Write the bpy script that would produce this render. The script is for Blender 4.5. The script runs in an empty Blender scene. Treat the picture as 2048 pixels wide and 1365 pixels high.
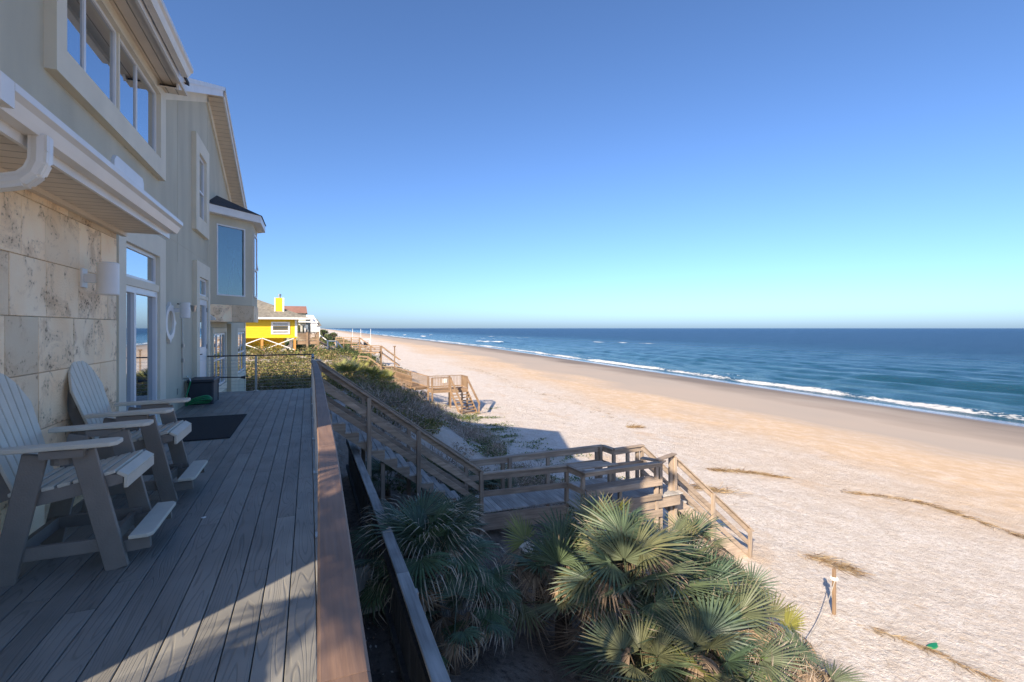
import bpy, bmesh, math, random
import numpy as np
from mathutils import Vector, Matrix, Quaternion
random.seed(7); rng = np.random.default_rng(11)
R = math.radians
scn = bpy.context.scene
col = scn.collection

# ------------------------------------------------------------------ camera
YAW = 22.924
cd = bpy.data.cameras.new('camera'); cam = bpy.data.objects.new('camera', cd); col.objects.link(cam)
cd.sensor_width = 36.0; cd.lens = 960.0 / 2048 * 36.0
cd.shift_y = -25.5 / 2048
cd.clip_start = 0.05; cd.clip_end = 90000
cam.location = (0, 0, 1.6); cam.rotation_euler = (R(90), 0, R(-YAW))
scn.camera = cam
# ------------------------------------------------------------------ sky, sun, exposure
SUN_EL = 30.0
SD = Vector((0.77, 0.635, 0)).normalized()
w = bpy.data.worlds.new('World'); scn.world = w; w.use_nodes = True
nt = w.node_tree; bgn = nt.nodes['Background']
sky = nt.nodes.new('ShaderNodeTexSky'); sky.sky_type = 'NISHITA'; sky.sun_disc = False
sky.sun_elevation = R(SUN_EL); sky.sun_rotation = math.atan2(-SD.x, -SD.y) % (2 * math.pi)
sky.altitude = 0; sky.air_density = 0.7; sky.dust_density = 1.1; sky.ozone_density = 7.0
nt.links.new(sky.outputs[0], bgn.inputs[0]); bgn.inputs[1].default_value = 0.108
sl = bpy.data.lights.new('sun', 'SUN'); sl.energy = 4.2; sl.angle = R(0.53); sl.color = (1.0, 0.85, 0.66)
so = bpy.data.objects.new('sun', sl); col.objects.link(so)
ld = Vector((SD.x * math.cos(R(SUN_EL)), SD.y * math.cos(R(SUN_EL)), -math.sin(R(SUN_EL))))
so.rotation_euler = ld.to_track_quat('-Z', 'Y').to_euler(); so.location = (-20, -20, 30)
scn.view_settings.view_transform = 'Standard'; scn.view_settings.look = 'None'
scn.view_settings.exposure = 1.14; scn.view_settings.gamma = 1.0
scn.view_settings.use_curve_mapping = False

# ------------------------------------------------------------------ materials
def mat(name, base, rough=0.6, var=0.12, nscale=6.0, bump=0.0, bscale=40.0, metallic=0.0, spec=0.5, island=0.0, obj=0.0,
        stretch=(1, 1, 1), col2=None, det=4.0, coord='Object'):
    m = bpy.data.materials.new(name); m.use_nodes = True
    n = m.node_tree.nodes; l = m.node_tree.links; b = n['Principled BSDF']
    b.inputs['Roughness'].default_value = rough; b.inputs['Metallic'].default_value = metallic
    b.inputs['Specular IOR Level'].default_value = spec
    tc = n.new('ShaderNodeTexCoord'); mp = n.new('ShaderNodeMapping'); mp.inputs['Scale'].default_value = stretch
    l.new(tc.outputs[coord], mp.inputs[0])
    nz = n.new('ShaderNodeTexNoise'); nz.inputs['Scale'].default_value = nscale; nz.inputs['Detail'].default_value = det
    l.new(mp.outputs[0], nz.inputs[0])
    rmp = n.new('ShaderNodeMapRange'); rmp.inputs[1].default_value = .3; rmp.inputs[2].default_value = .7
    l.new(nz.outputs[0], rmp.inputs[0])
    mx = n.new('ShaderNodeMix'); mx.data_type = 'RGBA'
    c2 = col2 if col2 else tuple(min(1, x * (1 + var)) for x in base)
    c1 = base if col2 else tuple(x * (1 - var) for x in base)
    mx.inputs[6].default_value = (*c1, 1); mx.inputs[7].default_value = (*c2, 1)
    l.new(rmp.outputs[0], mx.inputs[0]); out = mx.outputs[2]
    if island or obj:
        if island: g = n.new('ShaderNodeNewGeometry'); src = g.outputs['Random Per Island']; amt = island
        else: g = n.new('ShaderNodeObjectInfo'); src = g.outputs['Random']; amt = obj
        r2 = n.new('ShaderNodeMapRange'); r2.inputs[3].default_value = 1 - amt; r2.inputs[4].default_value = 1 + amt
        l.new(src, r2.inputs[0])
        vm = n.new('ShaderNodeVectorMath'); vm.operation = 'SCALE'
        l.new(out, vm.inputs[0]); l.new(r2.outputs[0], vm.inputs[3]); out = vm.outputs[0]
    l.new(out, b.inputs['Base Color'])
    if bump:
        n2 = n.new('ShaderNodeTexNoise'); n2.inputs['Scale'].default_value = bscale; n2.inputs['Detail'].default_value = 5
        l.new(mp.outputs[0], n2.inputs[0])
        bp = n.new('ShaderNodeBump'); bp.inputs['Strength'].default_value = bump; bp.inputs['Distance'].default_value = .02
        l.new(n2.outputs[0], bp.inputs['Height']); l.new(bp.outputs[0], b.inputs['Normal'])
    return m

def wood(name, base, dark, along='X', scale=1.0, bump=.35, rough=.8, obj=.18, cathedral=False):
    m = bpy.data.materials.new(name); m.use_nodes = True
    n = m.node_tree.nodes; l = m.node_tree.links; b = n['Principled BSDF']
    b.inputs['Roughness'].default_value = rough; b.inputs['Specular IOR Level'].default_value = .35
    tc = n.new('ShaderNodeTexCoord'); oi = n.new('ShaderNodeObjectInfo')
    ad = n.new('ShaderNodeVectorMath'); ad.operation = 'ADD'
    sc = n.new('ShaderNodeVectorMath'); sc.operation = 'SCALE'; sc.inputs[3].default_value = 37.0
    cb = n.new('ShaderNodeCombineXYZ')
    for i in range(3): l.new(oi.outputs['Random'], cb.inputs[i])
    l.new(cb.outputs[0], sc.inputs[0]); l.new(tc.outputs['Object'], ad.inputs[0]); l.new(sc.outputs[0], ad.inputs[1])
    mp = n.new('ShaderNodeMapping')
    k = {'X': (.06, 1, 1), 'Y': (1, .06, 1), 'Z': (1, 1, .06)}[along]
    mp.inputs['Scale'].default_value = tuple(scale * q for q in k)
    l.new(ad.outputs[0], mp.inputs[0])
    nz = n.new('ShaderNodeTexNoise'); nz.inputs['Scale'].default_value = 22; nz.inputs['Detail'].default_value = 6
    l.new(mp.outputs[0], nz.inputs[0]); h = nz.outputs[0]
    if cathedral:
        n3 = n.new('ShaderNodeTexNoise'); n3.inputs['Scale'].default_value = 5.5; n3.inputs['Detail'].default_value = 1.5
        m3 = n.new('ShaderNodeMapping'); m3.inputs['Scale'].default_value = tuple(1 if q == 1 else .085 for q in k)
        l.new(ad.outputs[0], m3.inputs[0]); l.new(m3.outputs[0], n3.inputs[0])
        mu = n.new('ShaderNodeMath'); mu.operation = 'MULTIPLY'; mu.inputs[1].default_value = 24
        l.new(n3.outputs[0], mu.inputs[0])
        fr = n.new('ShaderNodeMath'); fr.operation = 'PINGPONG'; fr.inputs[1].default_value = .5
        l.new(mu.outputs[0], fr.inputs[0])
        rr = n.new('ShaderNodeMapRange'); rr.inputs[1].default_value = 0; rr.inputs[2].default_value = .16
        l.new(fr.outputs[0], rr.inputs[0])
        mm = n.new('ShaderNodeMath'); mm.operation = 'MULTIPLY'; l.new(rr.outputs[0], mm.inputs[0])
        a2 = n.new('ShaderNodeMath'); a2.operation = 'ADD'; a2.inputs[1].default_value = .35; l.new(nz.outputs[0], a2.inputs[0])
        l.new(a2.outputs[0], mm.inputs[1]); h = mm.outputs[0]
    rmp = n.new('ShaderNodeMapRange'); rmp.inputs[1].default_value = .25; rmp.inputs[2].default_value = .75
    l.new(h, rmp.inputs[0])
    mx = n.new('ShaderNodeMix'); mx.data_type = 'RGBA'
    mx.inputs[6].default_value = (*dark, 1); mx.inputs[7].default_value = (*base, 1); l.new(rmp.outputs[0], mx.inputs[0])
    n4 = n.new('ShaderNodeTexNoise'); n4.inputs['Scale'].default_value = 1.7; n4.inputs['Detail'].default_value = 3
    l.new(ad.outputs[0], n4.inputs[0])
    r4 = n.new('ShaderNodeMapRange'); r4.inputs[1].default_value = .3; r4.inputs[2].default_value = .7
    r4.inputs[3].default_value = .78; r4.inputs[4].default_value = 1.2; l.new(n4.outputs[0], r4.inputs[0])
    r2 = n.new('ShaderNodeMapRange'); r2.inputs[3].default_value = 1 - obj; r2.inputs[4].default_value = 1 + obj
    l.new(oi.outputs['Random'], r2.inputs[0])
    m5 = n.new('ShaderNodeMath'); m5.operation = 'MULTIPLY'; l.new(r2.outputs[0], m5.inputs[0]); l.new(r4.outputs[0], m5.inputs[1])
    vm = n.new('ShaderNodeVectorMath'); vm.operation = 'SCALE'; l.new(mx.outputs[2], vm.inputs[0]); l.new(m5.outputs[0], vm.inputs[3])
    l.new(vm.outputs[0], b.inputs['Base Color'])
    bp = n.new('ShaderNodeBump'); bp.inputs['Strength'].default_value = bump; bp.inputs['Distance'].default_value = .006
    l.new(h, bp.inputs['Height']); l.new(bp.outputs[0], b.inputs['Normal'])
    return m

def glass(name, tint=(.02, .035, .05), refl=.55):
    m = bpy.data.materials.new(name); m.use_nodes = True
    n = m.node_tree.nodes; l = m.node_tree.links; b = n['Principled BSDF']
    b.inputs['Base Color'].default_value = (*tint, 1); b.inputs['Roughness'].default_value = .03
    g = n.new('ShaderNodeBsdfGlossy'); g.inputs['Roughness'].default_value = .015; g.inputs['Color'].default_value = (.9, .95, 1, 1)
    mx = n.new('ShaderNodeMixShader'); mx.inputs[0].default_value = refl
    l.new(b.outputs[0], mx.inputs[1]); l.new(g.outputs[0], mx.inputs[2]); l.new(mx.outputs[0], n['Material Output'].inputs[0])
    return m
def see_glass(name, tint=(.55, .75, .78), refl=.22):
    m = bpy.data.materials.new(name); m.use_nodes = True
    n = m.node_tree.nodes; l = m.node_tree.links
    t = n.new('ShaderNodeBsdfTransparent'); t.inputs[0].default_value = (*tint, 1)
    g = n.new('ShaderNodeBsdfGlossy'); g.inputs['Roughness'].default_value = .015
    mx = n.new('ShaderNodeMixShader'); mx.inputs[0].default_value = refl
    l.new(t.outputs[0], mx.inputs[1]); l.new(g.outputs[0], mx.inputs[2]); l.new(mx.outputs[0], n['Material Output'].inputs[0])
    return m

M = {}
M['stucco'] = mat('stucco', (.56, .515, .39), .9, .10, 1.6, .25, 160, stretch=(1, 1, .35))
M['trim'] = mat('trim_stucco', (.77, .70, .55), .85, .05, 2, .15, 150)
M['soffit'] = mat('soffit', (.74, .64, .50), .7, .05, 3)
M['white'] = mat('white_paint', (.80, .78, .74), .45, .05, 4)
M['gutter'] = mat('gutter_enamel', (.80, .75, .67), .35, .05, 3)
M['vinyl'] = mat('vinyl_frame', (.78, .78, .77), .4, .03, 4)
M['glass'] = glass('reflective_glass')
M['bayglass'] = see_glass('bay_glass')
M['room'] = mat('room_wall', (.22, .33, .36), .9, .05)
M['black'] = mat('black_metal', (.03, .03, .035), .45, .1)
M['steel'] = mat('brushed_steel', (.45, .45, .44), .35, .08, 8, metallic=.9)
M['shingle'] = mat('dark_shingle', (.055, .05, .05), .9, .35, 14, .4, 30)
M['mat'] = mat('rubber_mat', (.012, .012, .014), .95, .5, 60, .6, 200)
M['resin'] = mat('dark_resin', (.035, .042, .055), .5, .1, 5)
M['hose'] = mat('green_hose', (.01, .22, .08), .35, .1, 8)
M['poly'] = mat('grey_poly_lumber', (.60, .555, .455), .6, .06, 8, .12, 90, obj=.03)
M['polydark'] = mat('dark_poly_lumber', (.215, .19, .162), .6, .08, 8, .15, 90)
M['board'] = wood('composite_board', (.235, .225, .20), (.185, .178, .16), 'Y', 1.0, .45, .55, .14, True)
M['cap'] = wood('brown_rail_cap', (.26, .165, .115), (.18, .11, .075), 'Y', 2.6, .4, .6, .0)
W0, W1 = (.47, .37, .28), (.25, .195, .15)
M['woodX'] = wood('weathered_wood_x', W0, W1, 'X'); M['woodY'] = wood('weathered_wood_y', W0, W1, 'Y')
M['woodZ'] = wood('weathered_wood_z', W0, W1, 'Z')
M['treadY'] = wood('grey_tread_y', (.50, .47, .43), (.32, .30, .27), 'Y')
M['greyY'] = wood('grey_cap_y', (.46, .44, .40), (.22, .21, .19), 'Y')
M['dkZ'] = wood('dark_board_z', (.075, .075, .075), (.035, .035, .035), 'Z')
M['oldX'] = wood('tan_wood_x', (.36, .245, .15), (.2, .13, .08), 'X'); M['oldZ'] = wood('tan_wood_z', (.36, .245, .15), (.2, .13, .08), 'Z')

def stone_mat():
    m = mat('travertine', (.86, .61, .36), .75, .1, 2.2, .3, 60, obj=.20, col2=(.92, .75, .52), det=8)
    n = m.node_tree.nodes; l = m.node_tree.links; b = n['Principled BSDF']
    src = b.inputs['Base Color'].links[0].from_socket
    oi = n.new('ShaderNodeObjectInfo'); tc = n.new('ShaderNodeTexCoord')
    cb = n.new('ShaderNodeCombineXYZ'); sc = n.new('ShaderNodeMath'); sc.operation = 'MULTIPLY'; sc.inputs[1].default_value = 50
    l.new(oi.outputs['Random'], sc.inputs[0])
    for i in range(3): l.new(sc.outputs[0], cb.inputs[i])
    ad = n.new('ShaderNodeVectorMath'); ad.operation = 'ADD'; l.new(tc.outputs['Object'], ad.inputs[0]); l.new(cb.outputs[0], ad.inputs[1])
    n1 = n.new('ShaderNodeTexNoise'); n1.inputs['Scale'].default_value = 2.6; n1.inputs['Detail'].default_value = 9; n1.inputs['Roughness'].default_value = .7
    n1.inputs['Distortion'].default_value = 1.2
    l.new(ad.outputs[0], n1.inputs[0])
    r1 = n.new('ShaderNodeMapRange'); r1.inputs[1].default_value = .50; r1.inputs[2].default_value = .66; l.new(n1.outputs[0], r1.inputs[0])
    n2 = n.new('ShaderNodeTexNoise'); n2.inputs['Scale'].default_value = 34; n2.inputs['Detail'].default_value = 3; l.new(ad.outputs[0], n2.inputs[0])
    r2 = n.new('ShaderNodeMapRange'); r2.inputs[1].default_value = .56; r2.inputs[2].default_value = .66; l.new(n2.outputs[0], r2.inputs[0])
    mu = n.new('ShaderNodeMath'); mu.operation = 'MULTIPLY'; l.new(r1.outputs[0], mu.inputs[0]); l.new(r2.outputs[0], mu.inputs[1])
    mx = n.new('ShaderNodeMix'); mx.data_type = 'RGBA'; mx.inputs[7].default_value = (.17, .10, .06, 1)
    l.new(mu.outputs[0], mx.inputs[0]); l.new(src, mx.inputs[6])
    m2 = n.new('ShaderNodeMix'); m2.data_type = 'RGBA'; m2.inputs[7].default_value = (.56, .37, .21, 1)
    k = n.new('ShaderNodeMath'); k.operation = 'MULTIPLY'; k.inputs[1].default_value = .75; l.new(r1.outputs[0], k.inputs[0])
    l.new(k.outputs[0], m2.inputs[0]); l.new(mx.outputs[2], m2.inputs[6]); 
    l.new(mx.outputs[2], m2.inputs[6])
    mx2 = n.new('ShaderNodeMix'); mx2.data_type = 'RGBA'; l.new(mu.outputs[0], mx2.inputs[0]); l.new(m2.outputs[2], mx2.inputs[6])
    mx2.inputs[7].default_value = (.16, .095, .055, 1)
    l.new(mx2.outputs[2], b.inputs['Base Color'])
    return m
M['stone'] = stone_mat()

def soffit_lines(name, axis, base):
    m = mat(name, base, .7, .05, 3)
    n = m.node_tree.nodes; l = m.node_tree.links; b = n['Principled BSDF']
    tc = n.new('ShaderNodeTexCoord'); wv = n.new('ShaderNodeTexWave'); wv.bands_direction = axis; wv.wave_profile = 'SAW'
    wv.inputs['Scale'].default_value = 2.2
    l.new(tc.outputs['Object'], wv.inputs[0])
    r = n.new('ShaderNodeMapRange'); r.inputs[1].default_value = 0; r.inputs[2].default_value = .12; l.new(wv.outputs[0], r.inputs[0])
    bp = n.new('ShaderNodeBump'); bp.inputs['Strength'].default_value = .9; bp.inputs['Distance'].default_value = .02
    l.new(r.outputs[0], bp.inputs['Height']); l.new(bp.outputs[0], b.inputs['Normal'])
    src = b.inputs['Base Color'].links[0].from_socket
    mx = n.new('ShaderNodeMix'); mx.data_type = 'RGBA'; mx.inputs[6].default_value = tuple(x * .45 for x in base) + (1,)
    l.new(r.outputs[0], mx.inputs[0]); l.new(src, mx.inputs[7]); l.new(mx.outputs[2], b.inputs['Base Color'])
    return m
M['bead'] = soffit_lines('beadboard_soffit', 'X', (.76, .66, .53))
M['beadY'] = soffit_lines('beadboard_soffit_y', 'Y', (.76, .66, .53))

# ------------------------------------------------------------------ mesh helpers
def origin(o):
    v = Vector((0, 0, 0))
    while o is not None: v += o.location; o = o.parent
    return v
class MB:
    def __init__(s): s.v = []; s.f = []
    def add(s, vs, fs):
        k = len(s.v); s.v += [tuple(p) for p in vs]; s.f += [tuple(i + k for i in f) for f in fs]; return s
    def box(s, a, b):
        x0, y0, z0 = [min(a[i], b[i]) for i in range(3)]; x1, y1, z1 = [max(a[i], b[i]) for i in range(3)]
        return s.add([(x0, y0, z0), (x1, y0, z0), (x1, y1, z0), (x0, y1, z0), (x0, y0, z1), (x1, y0, z1), (x1, y1, z1), (x0, y1, z1)],
                     [(0, 3, 2, 1), (4, 5, 6, 7), (0, 1, 5, 4), (1, 2, 6, 5), (2, 3, 7, 6), (3, 0, 4, 7)])
    def beam(s, p0, p1, wd, ht, up=(0, 0, 1), top=False):
        """box from p0 to p1; wd sideways, ht along up; top: p0/p1 lie on the upper face"""
        p0 = Vector(p0); p1 = Vector(p1); d = (p1 - p0).normalized(); u = Vector(up)
        sd = d.cross(u).normalized(); u = sd.cross(d).normalized()
        if top: p0 = p0 - u * ht / 2; p1 = p1 - u * ht / 2
        q = []
        for p in (p0, p1):
            for a, b in ((-1, -1), (1, -1), (1, 1), (-1, 1)): q.append(p + sd * wd / 2 * a + u * ht / 2 * b)
        return s.add(q, [(0, 1, 2, 3), (7, 6, 5, 4), (0, 4, 5, 1), (1, 5, 6, 2), (2, 6, 7, 3), (3, 7, 4, 0)])
    def prism(s, poly, vec):
        """poly: list of 3d points (planar), extruded by vec"""
        n = len(poly); vec = Vector(vec); a = [Vector(p) for p in poly]; b = [p + vec for p in a]
        return s.add(a + b, [tuple(range(n))[::-1], tuple(range(n, 2 * n))] + [(i, (i + 1) % n, n + (i + 1) % n, n + i) for i in range(n)])
    def tube(s, pts, r, n=8, cap=True):
        pts = [Vector(p) for p in pts]; rs = r if isinstance(r, (list, tuple)) else [r] * len(pts)
        k = len(s.v); ref = None
        for i, p in enumerate(pts):
            d = (pts[min(i + 1, len(pts) - 1)] - pts[max(i - 1, 0)]).normalized()
            if ref is None: ref = Vector((0, 0, 1)) if abs(d.z) < .9 else Vector((1, 0, 0))
            a = d.cross(ref).normalized(); b = a.cross(d).normalized(); ref = b
            for j in range(n):
                t = 2 * math.pi * j / n; s.v.append(tuple(p + (a * math.cos(t) + b * math.sin(t)) * rs[i]))
        for i in range(len(pts) - 1):
            for j in range(n):
                j2 = (j + 1) % n; s.f.append((k + i * n + j, k + i * n + j2, k + (i + 1) * n + j2, k + (i + 1) * n + j))
        if cap: s.f.append(tuple(k + j for j in range(n))[::-1]); s.f.append(tuple(k + (len(pts) - 1) * n + j for j in range(n)))
        return s
    def lathe(s, prof, c, n=20):
        k = len(s.v); c = Vector(c)
        for r, z in prof:
            for j in range(n):
                t = 2 * math.pi * j / n; s.v.append((c.x + r * math.cos(t), c.y + r * math.sin(t), c.z + z))
        for i in range(len(prof) - 1):
            for j in range(n):
                j2 = (j + 1) % n; s.f.append((k + i * n + j, k + i * n + j2, k + (i + 1) * n + j2, k + (i + 1) * n + j))
        return s
    def build(s, name, m, parent=None, loc=None, bevel=0.0, smooth=False):
        me = bpy.data.meshes.new(name)
        o = bpy.data.objects.new(name, me); col.objects.link(o)
        if parent is not None: O = origin(parent); o.parent = parent
        else:
            O = Vector(loc) if loc is not None else Vector((0, 0, 0)); o.location = O
        me.from_pydata([(x - O.x, y - O.y, z - O.z) for x, y, z in s.v], [], s.f)
        bm = bmesh.new(); bm.from_mesh(me); bmesh.ops.recalc_face_normals(bm, faces=bm.faces)
        if bevel:
            bmesh.ops.bevel(bm, geom=[e for e in bm.edges if len(e.link_faces) == 2 and e.calc_face_angle(0) > .5], offset=bevel, segments=1, affect='EDGES', clamp_overlap=True)
        bm.to_mesh(me); bm.free()
        if smooth:
            for p in me.polygons: p.use_smooth = True
            try: me.set_sharp_from_angle(angle=R(40))
            except Exception: pass
        me.materials.append(M[m] if isinstance(m, str) else m)
        return o
def tag(o, label, cat, group=None, kind=None):
    if label: o['label'] = label
    if cat: o['category'] = cat
    if group: o['group'] = group
    if kind: o['kind'] = kind
    return o
def empty(name, loc, label=None, cat=None, group=None):
    o = bpy.data.objects.new(name, None); col.objects.link(o); o.location = loc; o.empty_display_size = .2
    if label: tag(o, label, cat, group)
    return o
def box(name, a, b, m, parent=None, loc=None, bevel=0.0):
    return MB().box(a, b).build(name, m, parent, loc, bevel)
def beam(name, p0, p1, wd, ht, m, parent=None, up=(0, 0, 1), top=False, bevel=0.0, loc=None):
    return MB().beam(p0, p1, wd, ht, up, top).build(name, m, parent, loc, bevel)
def copy_part(src, parent, loc=None):
    c = src.copy(); col.objects.link(c); c.parent = parent
    if loc is not None: c.location = loc
    return c
def npmesh(name, V, F, m, loc=(0, 0, 0), parent=None, smooth=False):
    """V (n,3), F (k,3|4) arrays"""
    me = bpy.data.meshes.new(name); V = np.asarray(V, np.float32); F = np.asarray(F, np.int32); k = F.shape[1]
    me.vertices.add(len(V)); me.vertices.foreach_set('co', (V - np.asarray(loc, np.float32)).ravel())
    me.loops.add(F.size); me.loops.foreach_set('vertex_index', F.ravel())
    me.polygons.add(len(F)); me.polygons.foreach_set('loop_start', np.arange(0, F.size, k, dtype=np.int32))
    me.polygons.foreach_set('loop_total', np.full(len(F), k, np.int32))
    if smooth: me.polygons.foreach_set('use_smooth', np.ones(len(F), bool))
    me.update(calc_edges=True); me.validate()
    for q in (m if isinstance(m, (list, tuple)) else [m]): me.materials.append(M[q] if isinstance(q, str) else q)
    o = bpy.data.objects.new(name, me); col.objects.link(o); o.location = loc
    if parent is not None: o.parent = parent
    return o

# ------------------------------------------------------------------ terrain
def sst(a, b, x): t = np.clip((x - a) / (b - a), 0, 1); return t * t * (3 - 2 * t)
def toe(Y): Y = np.asarray(Y, float); return 9.8 + .048 * np.clip(Y - 5, 0, 195) + .022 * np.clip(Y - 200, 0, 1e9)
def shore(Y): Y = np.asarray(Y, float); return 57.3 + .09 * np.clip(Y, -400, 200) + .02 * np.clip(Y - 200, 0, 1e9)
def nse(x, y, s, seed=0):
    x = np.asarray(x, float) / s; y = np.asarray(y, float) / s
    xi = np.floor(x); yi = np.floor(y); fx = x - xi; fy = y - yi; fx = fx * fx * (3 - 2 * fx); fy = fy * fy * (3 - 2 * fy)
    def h(a, b): q = np.sin(a * 127.1 + b * 311.7 + seed * 74.7) * 43758.5453; return q - np.floor(q)
    return (h(xi, yi) * (1 - fx) + h(xi + 1, yi) * fx) * (1 - fy) + (h(xi, yi + 1) * (1 - fx) + h(xi + 1, yi + 1) * fx) * fy
def zt(X, Y):
    X = np.asarray(X, float); Y = np.asarray(Y, float); T = toe(Y); S = shore(Y)
    near = np.where(X < 1.12, -2.35, -2.6 - (X - 1.12) * 2.6 / np.maximum(T - 1.12, 1))
    far = -1.5 - 3.65 * sst(1.5, 1.0 * T, X) + .25 * (nse(X, Y, 4, 3) - .5) * sst(-.5, 1, T - X)
    k = sst(12.5, 16.5, Y - .25 * np.clip(X, 0, 6)); k = np.where(X < 1.12, sst(13.9, 15.2, Y), k)
    dune = near * (1 - k) + far * k
    beach = -5.15 - (X - T) / (S - T) * 1.9
    b = sst(-1.2, .8, X - T)
    z = dune * (1 - b) + np.maximum(beach, -16) * b
    return z + .05 * (nse(X, Y, .9, 5) - .5) * sst(2, -2, X - T - 22) + .035 * (nse(X, Y, .35, 8) - .5) * sst(16, 6, X - T)

def grid(xs, ys, fz):
    XX, YY = np.meshgrid(xs, ys); Z = fz(XX, YY); nx, ny = len(xs), len(ys)
    V = np.stack([XX, YY, Z], -1).reshape(-1, 3)
    i = np.arange(nx - 1)[None, :] + (np.arange(ny - 1) * nx)[:, None]; i = i.ravel()
    return V, np.stack([i, i + 1, i + nx + 1, i + nx], -1)
def spaced(a, b, d0, g):
    out = [a]; d = d0
    while out[-1] < b: out.append(out[-1] + d); d *= g
    return out
xs = np.array([-9000, -3000, -900, -300, -120, -60, -30, -15, -8, -4, -2] + list(np.arange(-1, 1.1, .5)) + [1.115, 1.13] + list(np.arange(1.4, 32, .3)) + list(np.arange(32, 75, 1.0)) + list(np.arange(75, 130, 5)) + [160, 250, 400])
ys = np.array([-4000, -1200, -400, -150, -60, -30, -15, -8] + list(np.arange(-5, 45, .35)) + spaced(45, 14000, .6, 1.045))
V, F = grid(xs, ys, zt)
def ground_mat():
    m = bpy.data.materials.new('beach_sand'); m.use_nodes = True
    n = m.node_tree.nodes; l = m.node_tree.links; b = n['Principled BSDF']; b.inputs['Specular IOR Level'].default_value = .3
    at = n.new('ShaderNodeAttribute'); at.attribute_name = 'beach'; t = at.outputs['Fac']
    at2 = n.new('ShaderNodeAttribute'); at2.attribute_name = 'soil'
    ge = n.new('ShaderNodeNewGeometry')
    def noise(scale, det=4, sc=(1, 1, 1), rough=.5):
        mp = n.new('ShaderNodeMapping'); mp.inputs['Scale'].default_value = sc; l.new(ge.outputs['Position'], mp.inputs[0])
        z = n.new('ShaderNodeTexNoise'); z.inputs['Scale'].default_value = scale; z.inputs['Detail'].default_value = det; z.inputs['Roughness'].default_value = rough
        l.new(mp.outputs[0], z.inputs[0]); return z.outputs[0]
    def mr(x, a, b_, c=0., d=1.):
        r = n.new('ShaderNodeMapRange'); r.inputs[1].default_value = a; r.inputs[2].default_value = b_; r.inputs[3].default_value = c; r.inputs[4].default_value = d
        l.new(x, r.inputs[0]); return r.outputs[0]
    def mix(f, a, b_):
        x = n.new('ShaderNodeMix'); x.data_type = 'RGBA'; l.new(f, x.inputs[0])
        for i, q in ((6, a), (7, b_)):
            if isinstance(q, tuple): x.inputs[i].default_value = (*q, 1)
            else: l.new(q, x.inputs[i])
        return x.outputs[2]
    def math_(op, a, b_):
        x = n.new('ShaderNodeMath'); x.operation = op
        for i, q in ((0, a), (1, b_)):
            if isinstance(q, (int, float)): x.inputs[i].default_value = q
            else: l.new(q, x.inputs[i])
        return x.outputs[0]
    big = noise(.12, 4, (1, .45, 1)); fine = noise(9, 6, (1, 1, 1), .7); mid = noise(1.6, 5, (1, .7, 1), .65)
    tt = math_('ADD', t, mr(big, .3, .7, -.09, .09))
    pale = mix(mr(mid, .38, .62), (.76, .695, .625), (.64, .56, .475))
    pale = mix(mr(fine, .42, .66), pale, (.55, .455, .37))
    spk = noise(2.8, 6, (1, 1.3, 1), .8)
    pale = mix(mr(spk, .52, .70, 0., .7), pale, (.80, .75, .69)); pale = mix(mr(spk, .42, .28, 0., .6), pale, (.54, .43, .32))
    pale = mix(mr(noise(.35, 5, (1, .6, 1), .7), .56, .66, 0., .75), pale, (.62, .475, .34))
    tan = mix(mr(mid, .3, .7), (.63, .435, .25), (.56, .41, .27))
    c = mix(math_('MULTIPLY', mr(tt, .22, .40), mr(mid, .25, .6, .35, 1)), pale, tan)
    grey = mix(mr(big, .3, .7), (.40, .34, .28), (.46, .37, .29))
    c = mix(mr(tt, .44, .56), c, grey)
    wetc = (.20, .165, .135)
    wet = mr(tt, .74, .92); c = mix(wet, c, wetc)
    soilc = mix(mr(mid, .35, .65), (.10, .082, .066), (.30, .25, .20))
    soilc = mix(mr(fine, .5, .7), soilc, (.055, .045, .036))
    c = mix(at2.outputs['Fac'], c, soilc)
    l.new(c, b.inputs['Base Color'])
    film = mr(t, .935, .975)
    ro = n.new('ShaderNodeMix'); ro.data_type = 'FLOAT'; l.new(film, ro.inputs[0]); ro.inputs[2].default_value = .85; ro.inputs[3].default_value = .08
    l.new(ro.outputs[0], b.inputs['Roughness'])
    n1 = noise(3.2, 8, (1, 1, 1), .72); n2 = noise(22, 4, (1, 1, 1), .6)
    hsum = math_('ADD', n1, math_('MULTIPLY', n2, .35))
    bp = n.new('ShaderNodeBump'); bp.inputs['Distance'].default_value = .2
    l.new(mr(tt, .3, .5, .75, .06), bp.inputs['Strength']); l.new(hsum, bp.inputs['Height'])
    bp2 = bp
    l.new(bp2.outputs[0], b.inputs['Normal'])
    return m
M['sand'] = ground_mat()
gr = npmesh('beach_ground', V, F, 'sand', smooth=True); gr['kind'] = 'structure'
tv = (V[:, 0] - toe(V[:, 1])) / (shore(V[:, 1]) - toe(V[:, 1]))
a = gr.data.attributes.new('beach', 'FLOAT', 'POINT'); a.data.foreach_set('value', tv.astype(np.float32))
q = V[:, 0] - toe(V[:, 1])
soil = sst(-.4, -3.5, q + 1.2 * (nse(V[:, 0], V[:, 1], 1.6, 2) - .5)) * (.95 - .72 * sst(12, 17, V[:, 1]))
a = gr.data.attributes.new('soil', 'FLOAT', 'POINT'); a.data.foreach_set('value', soil.astype(np.float32))

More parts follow.
